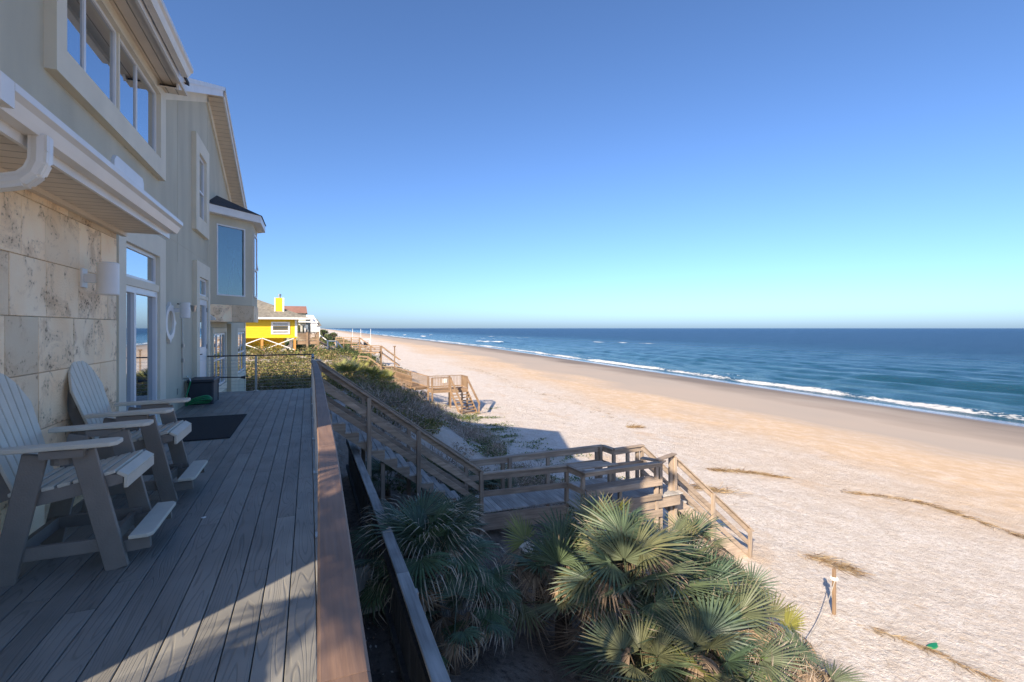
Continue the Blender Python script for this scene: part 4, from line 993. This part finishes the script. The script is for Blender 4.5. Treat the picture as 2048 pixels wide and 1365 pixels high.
# sunlit yellow-green palmettos on the dune beyond the stairs
for k in range(12):
    x = [1.9, 3.2, 2.5, 4.0, 3.4, 1.7, 2.3, 4.6, 3.2, 4.9, 2.6, 3.9][k]; y = [27.4, 27.9, 28.5, 29.1, 30.0, 30.5, 31.5, 32.1, 33.5, 35.0, 35.6, 38.0][k]
    nm = ['first', 'second', 'third', 'fourth', 'fifth', 'sixth', 'seventh', 'eighth', 'ninth', 'tenth', 'eleventh', 'twelfth'][k]
    palmetto(x, y, zg(x, y) + .1, 'sunlit yellow-green palmetto among dune scrub beyond the stairs, %s counting away from the deck' % nm, {'y': 7, 'g': 5}, .85, 80 + k, .3, elev=(30, 85))

M['scrubA'] = leaf_mat('olive_scrub', [(.17, .18, .05), (.27, .24, .08), (.11, .13, .04), (.34, .27, .13), (.28, .18, .11), (.22, .22, .07)], .7, .25, .4)
M['scrubB'] = leaf_mat('green_scrub', [(.08, .13, .04), (.12, .17, .05), (.06, .09, .03), (.17, .19, .07)], .6, .25, .4)
M['scrubC'] = leaf_mat('dry_scrub', [(.36, .28, .21), (.46, .38, .30), (.24, .18, .135), (.20, .19, .11)], .9, .1, .4)
M['vine'] = leaf_mat('beach_vine', [(.10, .16, .03), (.16, .21, .05), (.07, .11, .03), (.24, .24, .07)], .5, .25, .3)
M['twig'] = leaf_mat('grey_twigs', [(.34, .28, .23), (.46, .39, .33), (.20, .16, .13)], .9, 0., .3)
M['wrack'] = leaf_mat('dry_wrack', [(.26, .17, .085), (.34, .24, .13), (.16, .10, .055), (.40, .31, .19)], .9, .05, .3)

def leaf_quads(P, size, up=.5, asp=.5):
    n = len(P); d = rng.normal(size=(n, 3)); d[:, 2] = np.abs(d[:, 2]) * .6; d /= np.linalg.norm(d, axis=1)[:, None]
    nn = rng.normal(size=(n, 3)); nn[:, 2] += up * 2; s_ = np.cross(d, nn); s_ /= np.linalg.norm(s_, axis=1)[:, None] + 1e-9
    sz = size * rng.uniform(.6, 1.4, n) if np.isscalar(size) else size * rng.uniform(.6, 1.4, n)
    d = d * sz[:, None]; s_ = s_ * (sz * asp)[:, None]
    V = np.stack([P - d * .5, P + s_ * .5, P + d * .5, P - s_ * .5], 1).reshape(-1, 3)
    F = np.arange(4 * n).reshape(-1, 4); return V, F
def bush_points(x, y, z, r, h, n, ph):
    d = rng.normal(size=(n, 3)); d[:, 2] = np.abs(d[:, 2]); d /= np.linalg.norm(d, axis=1)[:, None]
    az = np.arctan2(d[:, 1], d[:, 0]); lump = 1 + .28 * np.sin(az * 3 + ph) * np.cos(d[:, 2] * 4 + ph) + .2 * np.sin(az * 5 + 2 * ph + d[:, 2] * 6)
    rad = (.45 + .55 * rng.random(n) ** .45) * lump
    return np.stack([x + d[:, 0] * r * rad, y + d[:, 1] * r * rad, z + d[:, 2] * h * rad * 1.0], 1)
def scrub(name, mat_, spots, leaf, dens, label, asp=.5):
    Ps, Ss = [], []
    for (x, y, r, h) in spots:
        k = max(1., math.hypot(x, y) / 25); lf = leaf * k ** .8; n = int(dens * r * r / (lf / leaf) ** 1.7)
        P = bush_points(x, y, zg(x, y) - .08, r, h, max(n, 25), rng.uniform(0, 6)); Ps.append(P); Ss.append(np.full(len(P), lf))
    P = np.concatenate(Ps); S = np.concatenate(Ss); V, F = leaf_quads(P, S, .5, asp)
    o = npmesh(name, V, F, mat_); tag(o, label, 'shrubs', None, 'stuff'); return len(F)
def sample(n, x0, x1, y0, y1, cond, rr, hh, pw=1.0):
    out = []
    while len(out) < n:
        y = y0 + (y1 - y0) * rng.random() ** pw; x = x0 + (x1 - x0) * rng.random()
        if not cond(x, y): continue
        k = rng.random(); out.append((x, y, rr[0] + (rr[1] - rr[0]) * k, (hh[0] + (hh[1] - hh[0]) * rng.random())))
    return out
inh = lambda x, y: (x < -2.0 and y < 22.8)                       # inside the house
plateau = lambda x, y: not inh(x, y) and not (x < 1.2 and y < 22 and x > .2) and x < toe(y) - 5.5 and not (y < 15.0 and x > .0)
slope = lambda x, y: toe(y) - 8.5 < x < toe(y) - 1.3 and not (x < 9.6 and 10 < y < 12.6) and not (9 < x < 13 and 35 < y < 41)
nl = 0
nl += scrub('olive_scrub', 'scrubA', sample(130, -9, 5, 24, 40, plateau, (.6, 1.2), (.6, 1.0), 1.2) + sample(90, -12, 5, 40, 64, plateau, (.6, 1.2), (.25, .5)) + sample(40, -1.8, 4, 15, 24, plateau, (.4, .8), (.25, .45)), .095, 1700, 'olive and rust coloured scrub covering the dune top beyond the deck')
nl += scrub('dry_scrub', 'scrubC', sample(62, -2, 13, 15, 60, slope, (.45, .95), (.35, .75), 1.5) + sample(45, -6, 4, 16, 60, plateau, (.4, .8), (.6, 1.0), 1.5), .085, 1300, 'dry grey-brown scrub on the dune slope', .3)
nl += scrub('green_scrub', 'scrubB', sample(50, 1, 13, 13.2, 55, slope, (.4, .85), (.2, .45), 1.5), .10, 1200, 'dark green scrub on the lower dune slope')
nl += scrub('far_scrub', 'scrubB', sample(150, -20, 16, 60, 330, lambda x, y: x < toe(y) - 1.5, (1.0, 2.4), (.7, 1.6), 1.6), .09, 800, 'distant dark scrub along the dune')
nl += scrub('far_olive_scrub', 'scrubA', sample(170, -20, 16, 58, 330, lambda x, y: x < toe(y) - 1.0, (1.0, 2.0), (.6, 1.2), 1.6), .09, 800, 'distant olive scrub along the dune')
# twiggy shrub at the foot of the near palmettos and tufts round them
near_sp = [(5.5, 4.7, .6, 1.1), (6.0, 5.0, .6, 1.0), (5.0, 4.4, .5, .9), (6.5, 5.3, .5, .8)]
nl += scrub('near_leafy_scrub', 'scrubB', near_sp, .045, 5200, 'fine-leaved green shrub at the bottom edge below the palmettos', .5)
def sticks(P, d, L, wd):
    n = len(P); d = d / np.linalg.norm(d, axis=1)[:, None]; s_ = np.cross(d, rng.normal(size=(n, 3))); s_ /= np.linalg.norm(s_, axis=1)[:, None]
    L = L * rng.uniform(.4, 1.3, n); e = P + d * L[:, None]; k = (np.ones(n) * wd)[:, None]
    m_ = P + d * (L * .5)[:, None] + rng.normal(size=(n, 3)) * (L * .06)[:, None]
    V = np.stack([P - s_ * k, P + s_ * k, m_ + s_ * k * .8, m_ - s_ * k * .8, e + s_ * k * .3, e - s_ * k * .3], 1).reshape(-1, 3)
    b = np.arange(n)[:, None] * 6; F = np.concatenate([b + np.array([0, 1, 2, 3]), b + np.array([3, 2, 4, 5])], 0); return V, F
def twigs(name, spots, per, L, wd, label, m='twig', upb=.7):
    Ps, Ds = [], []
    for (x, y, r, h) in spots:
        n = int(per * r * r); P = bush_points(x, y, zg(x, y) - .05, r * .85, h * .85, n, rng.uniform(0, 6)); D = rng.normal(size=(n, 3)) * .7
        D += (P - np.array([x, y, zg(x, y)])) / max(r, .3) * .8; D[:, 2] += upb; Ps.append(P); Ds.append(D)
    V, F = sticks(np.concatenate(Ps), np.concatenate(Ds), L, wd); o = npmesh(name, V, F, m); tag(o, label, 'twigs', None, 'stuff')
twigs('bare_twigs', [(6.1, 5.05, .7, 1.1), (6.6, 5.3, .75, 1.1), (7.2, 5.5, .75, .9), (7.8, 5.7, .7, .7), (5.6, 4.8, .6, 1.1), (8.3, 5.7, .5, .5), (7.0, 5.0, .7, .8)], 1300, .28, .0045, 'bare grey twigs of dying shrubs at the lower right')
twigs('slope_twigs', sample(80, 0, 12, 14, 45, slope, (.45, .9), (.45, .8), 1.4), 260, .42, .009, 'grey leafless twigs over the dune slope')
tuft = [(x, y, .35, .35) for x, y in ((2.9, 9.0), (3.4, 8.4), (4.2, 9.0), (5.0, 9.3), (3.0, 7.6), (6.2, 9.0), (7.4, 9.2), (8.2, 8.6), (6.8, 7.6), (7.6, 7.2), (2.4, 8.4), (2.0, 4.6), (2.6, 4.2), (1.5, 4.2), (8.6, 6.6), (8.2, 5.6), (5.6, 13.2), (6.2, 13.6), (4.6, 12.9))]
twigs('dry_grass', tuft, 1500, .30, .0028, 'dry tan grass tufts between palmettos and landing', 'wrack', 1.4)
# beach vine runners creeping over the sand at the dune foot
P = []
for k in range(260):
    y = 13 + 34 * rng.random() ** 1.3; x = float(toe(y)) + rng.normal(-1.6, 1.5)
    if nse(x, y, 3.0, 41) < .42 or (9 < x < 13 and 35 < y < 41) or x > toe(y) + 2.5: continue
    a_ = rng.uniform(-.6, .9); L_ = rng.uniform(.8, 2.6); n = int(L_ * 46); t = rng.random(n) * L_
    px = x + np.cos(a_) * t + rng.normal(0, .12, n); py = y + np.sin(a_) * t * 1.2 + rng.normal(0, .12, n); P.append(np.stack([px, py, zt(px, py) + rng.uniform(.02, .12, n)], 1))
P = np.concatenate(P); V, F = leaf_quads(P, .085, 2.0, .8); tag(npmesh('beach_vine', V, F, 'vine'), 'green beach vine creeping over sand at the dune foot', 'vine', None, 'stuff')
# wrack: dried seagrass stems
def wrack(name, line, n, spread, L, label, wd=.004, up=.1):
    line = np.array(line, float); seg = np.linalg.norm(np.diff(line, axis=0), axis=1); cum = np.concatenate([[0], np.cumsum(seg)])
    t = rng.random(n) * cum[-1]; px = np.interp(t, cum, line[:, 0]); py = np.interp(t, cum, line[:, 1]); dx = np.gradient(line[:, 0], cum); dy = np.gradient(line[:, 1], cum)
    tx = np.interp(t, cum, dx); ty = np.interp(t, cum, dy); k = .35 + .65 * nse(px * 3, py * 3, 1.0, 51)
    px = px + rng.normal(0, spread, n) * k; py = py + rng.normal(0, spread, n) * k
    D = np.stack([tx + rng.normal(0, .55, n), ty + rng.normal(0, .55, n), rng.normal(0, up, n)], 1)
    V, F = sticks(np.stack([px, py, zt(px, py) + rng.uniform(.005, .11, n) * k], 1), D, L, wd); o = npmesh(name, V, F, 'wrack'); tag(o, label, 'seaweed', None, 'stuff')
wrack('seaweed_line', [(21.5, 13.8), (22.6, 12.9), (23.4, 11.8), (23.4, 10.8), (23.0, 9.4), (22.7, 8.2), (22.4, 6)], 620, .11, .38, 'long thin line of dried seaweed across the right side of the beach', .008)
wrack('seaweed_line', [(11.6, 7.0), (11.9, 6.5), (12.1, 5.8), (12.2, 5.0), (12.2, 4.2)], 260, .08, .32, 'short line of dried reed stems at the bottom right', .005)
wrack('seaweed_pile', [(18.2, 18.2), (18.9, 17.8), (19.6, 17.5), (20.4, 16.8), (20.9, 16.0)], 380, .14, .45, 'curving heap of dried seaweed right of the lower stairs', .010)
wrack('seaweed_pile', [(21.2, 28.7), (21.9, 28.4)], 260, .35, .5, 'small round heap of dried seaweed up the beach beyond the landing', .01, .3)
wrack('seaweed_pile', [(13.9, 9.9), (14.2, 9.4), (14.2, 8.7)], 300, .25, .42, 'heap of dried reed stems behind the rope post', .006, .2)
wrack('seaweed_pile', [(15.2, 16.3), (15.9, 15.6), (16.4, 15.2)], 260, .3, .45, 'heap of brown seaweed just beyond the landing corner', .009, .2)
wrack('scattered_stems', [(12.5, 3), (14, 8), (18, 12), (17, 20), (20, 24), (16, 30)], 420, 2.6, .25, 'scattered single stems of dry reed on the sand', .005)
wrack('distant_wrack', [(22, 30), (24, 40), (23, 52), (26, 66), (27, 85)], 500, .9, .5, 'broken dark seaweed line far along the beach', .012)
# shells and litter behind the fence
n = 320; px = rng.uniform(.2, .9, n); py = rng.uniform(2.2, 7, n); P = np.stack([px, py, zt(px, py) + .012], 1)
V, F = leaf_quads(P, .035, 4, .8); M['shellm'] = leaf_mat('shell_chips', [(.5, .44, .36), (.32, .22, .15), (.6, .55, .48)], .7, 0, .3)
tag(npmesh('shell_litter', V, F, 'shellm'), 'broken shells and dead leaves on dark soil between deck and fence', 'litter', None, 'stuff')
n = 260; px = rng.uniform(1.4, 4.2, n); py = rng.uniform(2.5, 5.5, n); P = np.stack([px, py, zt(px, py) + .01], 1)
V, F = leaf_quads(P, .03, 4, .8); tag(npmesh('shell_litter', V, F, 'shellm'), 'pale shell fragments on bare dark sand below the palmettos', 'litter', None, 'stuff')

M['wrack_rope'] = mat('old_rope', (.42, .38, .32), .9, .2, 20)
# rope post on the beach
rp = empty('rope_post', (11.5, 7.53, -5.2), 'short wooden post with rope standing alone on the sand', 'post')
MB().box((11.465, 7.495, -5.4), (11.535, 7.565, -4.12)).build('post', 'oldZ', rp, bevel=.01)
MB().tube([(11.5, 7.5, -4.35), (11.1, 7.35, -4.55), (10.6, 7.15, -4.68), (10.0, 6.9, -4.72), (9.3, 6.6, -4.68)], .010, 6).build('rope', 'wrack_rope', rp)
MB().lathe([(.075, 0), (.085, .02), (.085, .06), (.075, .08)], (11.5, 7.53, -4.38), 10).build('rope_knot', 'white', rp)
tag(MB().prism([(12.3 + .16 * math.cos(t) * (1 + .3 * math.sin(3 * t)), 5.95 + .06 * math.sin(t), -5.215) for t in np.linspace(0, 6.28, 13)[:-1]], (0, 0, .03)).build('plastic_scrap', 'hose', None, (12.3, 5.95, -5.2)), 'small scrap of dark green plastic lying on the sand', 'litter')
tag(MB().prism([(4.9 + a_, 10.35 + b_, zg(4.9, 10.35) - .04) for a_, b_ in ((-.3, -.2), (.25, -.25), (.4, .1), (.0, .3), (-.35, .15))], (0, 0, .16)).build('rock', 'trim', None, (4.9, 10.35, zg(4.9, 10.35)), .03), 'pale angular concrete chunk below the landing', 'rock')

# ------------------------------------------------------------------ neighbouring stairs with pickets
nb_ = empty('neighbour_walkover', (11, 39, -5), 'brown neighbouring dune walkover with picket rails and stairs to the sand', 'boardwalk')
LZ = -3.5
box('landing_floor', (9.3, 38.9, LZ - .25), (12.4, 40.5, LZ), 'oldX', nb_)
for x_, y_ in ((9.35, 38.95), (10.9, 38.95), (9.35, 40.45), (12.35, 40.45), (12.35, 38.95), (11.2, 40.45)): box('post', (x_ - .06, y_ - .06, -5.5), (x_ + .06, y_ + .06, LZ + 1.0), 'oldZ', nb_)
def pickets(p0, p1, h, parent, step=.13):
    p0 = Vector(p0); p1 = Vector(p1); n = int((p1 - p0).length / step); m_ = MB()
    for k in range(n + 1): q = p0.lerp(p1, k / n); m_.beam(q + Vector((0, 0, .08)), q + Vector((0, 0, h)), .035, .035, (1, 0, 0))
    o = m_.build('pickets', 'oldZ', parent); o['kind'] = 'stuff'
    beam('top_rail', p0 + Vector((0, 0, h + .05)), p1 + Vector((0, 0, h + .05)), .14, .05, 'oldX', parent); beam('bottom_rail', p0 + Vector((0, 0, .1)), p1 + Vector((0, 0, .1)), .04, .09, 'oldX', parent)
pickets((9.35, 38.95, LZ), (10.85, 38.95, LZ), .95, nb_); pickets((9.35, 40.45, LZ), (12.35, 40.45, LZ), .95, nb_); pickets((12.35, 40.4, LZ), (12.35, 39, LZ), .95, nb_)
pickets((7.4, 45.7, -3.05), (9.35, 40.6, LZ), .95, nb_); pickets((6.2, 46.6, -3.05), (8.1, 41.2, LZ), .95, nb_); pickets((6.2, 46.6, -3.0), (7.4, 45.7, -3.0), .95, nb_); pickets((4.6, 48.3, -2.6), (6.2, 46.6, -3.0), .95, nb_)
beam('ramp', (6.8, 46.2, -3.1), (8.9, 40.9, LZ - .06), 1.3, .2, 'oldX', nb_)
for x_, y_ in ((7.4, 45.7), (8.4, 43.2), (7.2, 43.8)): box('post', (x_ - .05, y_ - .05, -5.2), (x_ + .05, y_ + .05, -2.3), 'oldZ', nb_)
box('lamp_post', (7.36, 45.8, -4.5), (7.46, 45.9, -.15), 'oldZ', nb_); box('lamp_cap', (7.3, 45.74, -.15), (7.52, 45.96, -.05), 'oldZ', nb_)
for k in range(9): box('tread', (10.95, 38.85 - k * .31 - .33, LZ - .2 * (k + 1) - .05), (12.3, 38.85 - k * .31, LZ - .2 * (k + 1)), 'oldX', nb_); 
for x_ in (10.92, 12.34):
    beam('stringer', (x_, 38.9, LZ - .05), (x_ + .1, 35.95, LZ - 1.95), .05, .3, 'oldX', nb_, top=True); beam('handrail', (x_, 38.95, LZ + 1.0), (x_ + .12, 35.9, LZ - .85), .06, .24, 'oldX', nb_, top=True)
    box('post', (x_ + .05, 36.1, -5.6), (x_ + .15, 36.2, LZ - .95), 'oldZ', nb_)
tag(box('notice_board', (10.6, 40.36, -3.1), (11.0, 40.38, -2.75), 'vinyl', None, (10.8, 40.37, -3.1)), 'small pale notice board on the neighbouring landing rail', 'sign')

# ------------------------------------------------------------------ neighbouring houses
M['yellow'] = mat('yellow_siding', (.78, .50, .012), .6, .06, 1.5); M['pale_roof'] = mat('weathered_shingle', (.20, .185, .155), .95, .3, 3, .3, 8)
M['redroof'] = mat('brown_red_roof', (.23, .12, .095), .9, .12, 1); M['sage'] = mat('sage_siding', (.33, .33, .26), .8, .06, 1); M['orange'] = mat('treated_post', (.55, .26, .07), .8, .1, 3)
yh = empty('yellow_house', (-6, 70, -2.5), 'bright yellow stilt house with white-trimmed window and grey hip roof', 'house')
box('wall', (-14, 66, .54), (-1.4, 76, 2.9), 'yellow', yh); sdm = MB()
for k in range(11): sdm.box((-14.0, 65.985, .56 + k * .21), (-1.4, 66.0, .575 + k * .21))
o_ = sdm.build('siding_laps', 'yellow', yh); o_['kind'] = 'stuff'
box('corner_board', (-1.62, 65.96, .54), (-1.36, 66.2, 2.9), 'white', yh); box('skirt_board', (-14, 65.95, .40), (-1.36, 66.0, .56), 'yellow', yh)
MB().add([(-15, 65.1, 2.9), (.1, 65.1, 2.9), (.1, 77, 2.9), (-15, 77, 2.9), (-7.6, 70.6, 5.9), (-7.6, 72.4, 5.9)], [(0, 1, 4), (1, 2, 5, 4), (2, 3, 5), (3, 0, 4, 5), (0, 3, 2, 1)]).build('roof', 'pale_roof', yh)
box('eave_fascia', (-15, 65.05, 2.70), (.12, 65.1, 2.92), 'white', yh); box('eave_fascia', (.1, 65.1, 2.70), (.14, 77, 2.92), 'white', yh)
chm = box('chimney', (-3.95, 66.6, 3.2), (-2.9, 67.7, 5.4), 'yellow', yh); box('corner_trim', (-3.06, 66.56, 3.2), (-2.87, 66.76, 5.41), 'white', chm); box('corner_trim', (-3.98, 66.56, 3.2), (-3.85, 66.7, 5.41), 'white', chm)
MB().lathe([(.0, .5), (.2, .5), (.2, .3), (.12, .3), (.12, 0)], (-3.4, 67.1, 5.4), 10).build('flue_cap', 'steel', chm)
yw = framed(yh, -4.3, -2.2, .86, 2.40, axis=(Vector((0, 66, 0)), Vector((1, 0, 0)), Vector((0, -1, 0))), f=.2, dep=.06, hsplit=[1.28, 1.98], fm='white', glass='glass')
box('lower_wall', (-13, 67.9, -2.8), (-2.9, 75, .53), 'yellow', yh)
for x_ in (-9, -5.3, -1.65):
    box('piling', (x_ - .14, 66.05, -3), (x_ + .14, 66.33, .52), 'orange', yh)
for a_, b_ in ((-9, -5.3), (-5.3, -1.65)):
    for s in (0, 1):
        beam('cross_brace', (a_, 66.02 - s * .06, .4 if s else -1.1), (b_, 66.02 - s * .06, -1.1 if s else .4), .05, .10, 'white', yh)
for s in (-1, 1): beam('diagonal_brace', (-5.2, 67.6, -2.4), (-5.2 + s * 3.2, 67.6, -.5), .12, .34, 'white', yh)
box('piling', (-2.3, 67.5, -3), (-1.95, 67.8, .5), 'white', yh)
yd = empty('yellow_house_deck', (0, 66, -1), 'tan wooden deck with slatted rail beside the yellow house', 'deck')
for k in range(6): box('slat', (-1.3, 64.65, .1 + k * .17), (1.1, 64.7, .22 + k * .17), 'oldX', yd)
box('floor', (-1.3, 64.7, -.38), (1.1, 68, -.02), 'oldX', yd); box('top_rail', (-1.35, 64.55, 1.1), (1.2, 64.8, 1.18), 'black', yd)
for x_ in (-.2, 1.05): box('post', (x_ - .12, 64.55, -3), (x_ + .12, 64.64, 1.1), 'oldZ', yd)
beam('knee_brace', (-.1, 64.7, -1.6), (.9, 64.7, -.45), .1, .14, 'oldX', yd)
bhs = empty('brown_roof_house', (-4, 106, -1), 'sage-walled house with flat brown-red roof behind the yellow house', 'house')
box('wall', (-12, 103.5, -2), (-.6, 114, 4.6), 'sage', bhs); box('wing', (-.6, 106, -2), (.3, 112, 3.6), 'sage', bhs)
MB().prism([(-12.5, 103, 4.6), (-.3, 103, 4.6), (-.5, 104.5, 6.0), (-12.5, 104.5, 6.0)], (0, 9, 0)).build('roof', 'redroof', bhs)
box('porch_roof', (-2.2, 101.6, 2.75), (.3, 103.5, 3.0), 'white', bhs)
for x_ in (-2.0, -1.3, -.7): framed(bhs, x_, x_ + .55, .6, 2.3, axis=(Vector((0, 103.5, 0)), Vector((1, 0, 0)), Vector((0, -1, 0))), f=.08, dep=.05, fm='white')
box('balcony', (-2.4, 101.8, .35), (.5, 103.5, .55), 'black', bhs)
for k, (x0, x1, y0, z1, lb) in enumerate([(-4.5, 1.9, 146, 4.2, 'white gabled house far along the dune, nearer one'), (-3, 3.2, 163, 3.4, 'white gabled house far along the dune, farther one')]):
    wh = empty('white_house', (0, y0, -1), lb, 'house', 'white houses along the dune')
    box('wall', (x0, y0, -2), (x1, y0 + 10, z1 - .9), 'white', wh)
    MB().prism([(x1 + .5, y0 - .4, z1 - 1.0), (x1 + .5, y0 + 10.4, z1 - 1.0), (x1 - .8, y0 + 5, z1 + 1.2)], (x0 - x1 - 1, 0, 0)).build('roof', 'pale_roof' if k else 'white', wh)
    for a_ in (.25, .6): framed(wh, x0 + (x1 - x0) * a_, x0 + (x1 - x0) * a_ + 1.2, .8, 2.2, axis=(Vector((0, y0, 0)), Vector((1, 0, 0)), Vector((0, -1, 0))), f=.1, dep=.05, fm='white')
    MB().prism([(x1 - 2.6, y0 - .1, z1 - 1.0), (x1 - .4, y0 - .1, z1 - 1.0), (x1 - 1.5, y0 - .1, z1 + .5)], (0, 3, 0)).build('dormer', 'white', wh)
# white stair rails beside the yellow house
ws = empty('white_stairs', (3, 80, -1), 'white-railed beach steps past the yellow house deck', 'stairs')
for dy in (0, 1.2):
    beam('handrail', (1.3, 80.9 + dy, .75), (2.7, 80.4 + dy, -.40), .10, .12, 'white', ws); beam('handrail', (2.7, 80.4 + dy, -.40), (4.0, 79.9 + dy, -.42), .10, .12, 'white', ws); beam('handrail', (4.0, 79.9 + dy, -.42), (4.95, 79.5 + dy, -1.55), .10, .12, 'white', ws)
    for x_, z_ in ((1.4, .7), (2.7, -.45), (4.0, -.45), (4.9, -1.5)): box('post', (x_ - .09, 80.3 + dy - .09, z_ - 1.1), (x_ + .09, 80.3 + dy + .09, z_), 'white', ws)
beam('steps', (1.3, 81.5, -.3), (4.9, 80.2, -2.6), 1.1, .15, 'oldX', ws)
# far walkovers
for k, (x0, y0, x1, y1, z, lb) in enumerate([(4.4, 91, 8.2, 88.6, -1.0, 'distant brown dune walkover with white poles'), (5.6, 74, 9.6, 71.5, -1.9, 'brown dune walkover in the middle distance')]):
    fw = empty('far_walkover', ((x0 + x1) / 2, (y0 + y1) / 2, z), lb, 'boardwalk', 'walkovers along the dune')
    beam('floor', (x0, y0, z), (x1, y1, z), 1.3, .2, 'oldX', fw)
    for dz in (.35, .65, .95):
        for s in (-.6, .6): beam('rail', (x0, y0 + s, z + dz), (x1, y1 + s, z + dz), .06, .11, 'oldX', fw)
    for t in (0, .33, .66, 1):
        for s in (-.6, .6): box('post', (x0 + (x1 - x0) * t - .07, y0 + (y1 - y0) * t + s - .07, z - 2.4), (x0 + (x1 - x0) * t + .07, y0 + (y1 - y0) * t + s + .07, z + .98), 'oldZ', fw)
    for s in (-.6, .6): beam('stair_rail', (x1, y1 + s, z + .95), (x1 + 2.6, y1 - .6 + s, z - 1.1), .08, .16, 'oldX', fw)
    beam('stair', (x1, y1, z), (x1 + 2.6, y1 - .6, z - 2.0), 1.1, .15, 'oldX', fw)
    if k == 0:
        for dx in (7.1, 8.5, 10.2): box('pole', (dx - .03, 89.3, z - 3), (dx + .03, 89.36, z + 2.5), 'white', fw)
        MB().box((8.6, 89.25, -2.2), (8.7, 89.3, -.3)).box((10.0, 89.25, -2.2), (10.1, 89.3, -.3)).box((8.7, 89.25, -.4), (10.0, 89.3, -.3)).box((8.7, 89.25, -2.2), (10.0, 89.3, -2.1)).build('sign_frame', 'white', fw); box('sign_panel', (8.95, 89.22, -1.7), (9.75, 89.25, -.9), 'resin', fw)
sf = empty('short_fence', (5, 46.5, -2), 'short tan rail fence at the top of the picket walkover', 'fence')
for dz in (0, .3): beam('rail', (4.3, 47.6, -1.05 - dz), (5.1, 46.9, -1.1 - dz), .05, .14, 'oldX', sf); beam('rail', (5.1, 46.9, -1.1 - dz), (6.1, 45.4, -1.9 - dz), .05, .14, 'oldX', sf)
for x_, y_, z_ in ((4.3, 47.6, -1.0), (5.1, 46.9, -1.05), (6.1, 45.4, -1.85)): box('post', (x_ - .06, y_ - .06, -3.2), (x_ + .06, y_ + .06, z_), 'oldZ', sf)
# dark trees by the far houses
def tree(x, y, z, r, h, label, seed):
    e = empty('coastal_tree', (x, y, z), label, 'tree', 'wind-shaped trees on the far dune')
    MB().tube([(x, y, z - .3), (x + .1, y, z + h * .35), (x + .3, y, z + h * .6)], [.22, .16, .08], 7).build('trunk', 'trunk', e)
    for a_ in (0, 2.1, 4.2): MB().tube([(x + .1, y, z + h * .35), (x + .1 + r * .5 * math.cos(a_), y + r * .5 * math.sin(a_), z + h * .7)], [.1, .04], 5).build('limb', 'trunk', e)
    P = np.concatenate([bush_points(x + rng.normal(0, r * .45), y + rng.normal(0, r * .45), z + h * .3 + rng.uniform(0, h * .25), r * .55, h * .45, 420, k) for k in range(9)])
    V, F = leaf_quads(P, .28, .5, .6); npmesh('crown', V, F, 'scrubB', (x, y, z), None).parent = e; e.children[-1].location = (0, 0, 0)
tree(3.0, 119, -1.0, 2.0, 3.0, 'dark rounded tree before the white houses, left one', 1); tree(5.2, 121, -1.6, 2.0, 2.9, 'dark rounded tree nearest the beach in the distance', 2); tree(1.2, 112, -.8, 1.5, 2.4, 'small olive tree close to the brown-roofed house', 3)
print('leaf quads', nl)
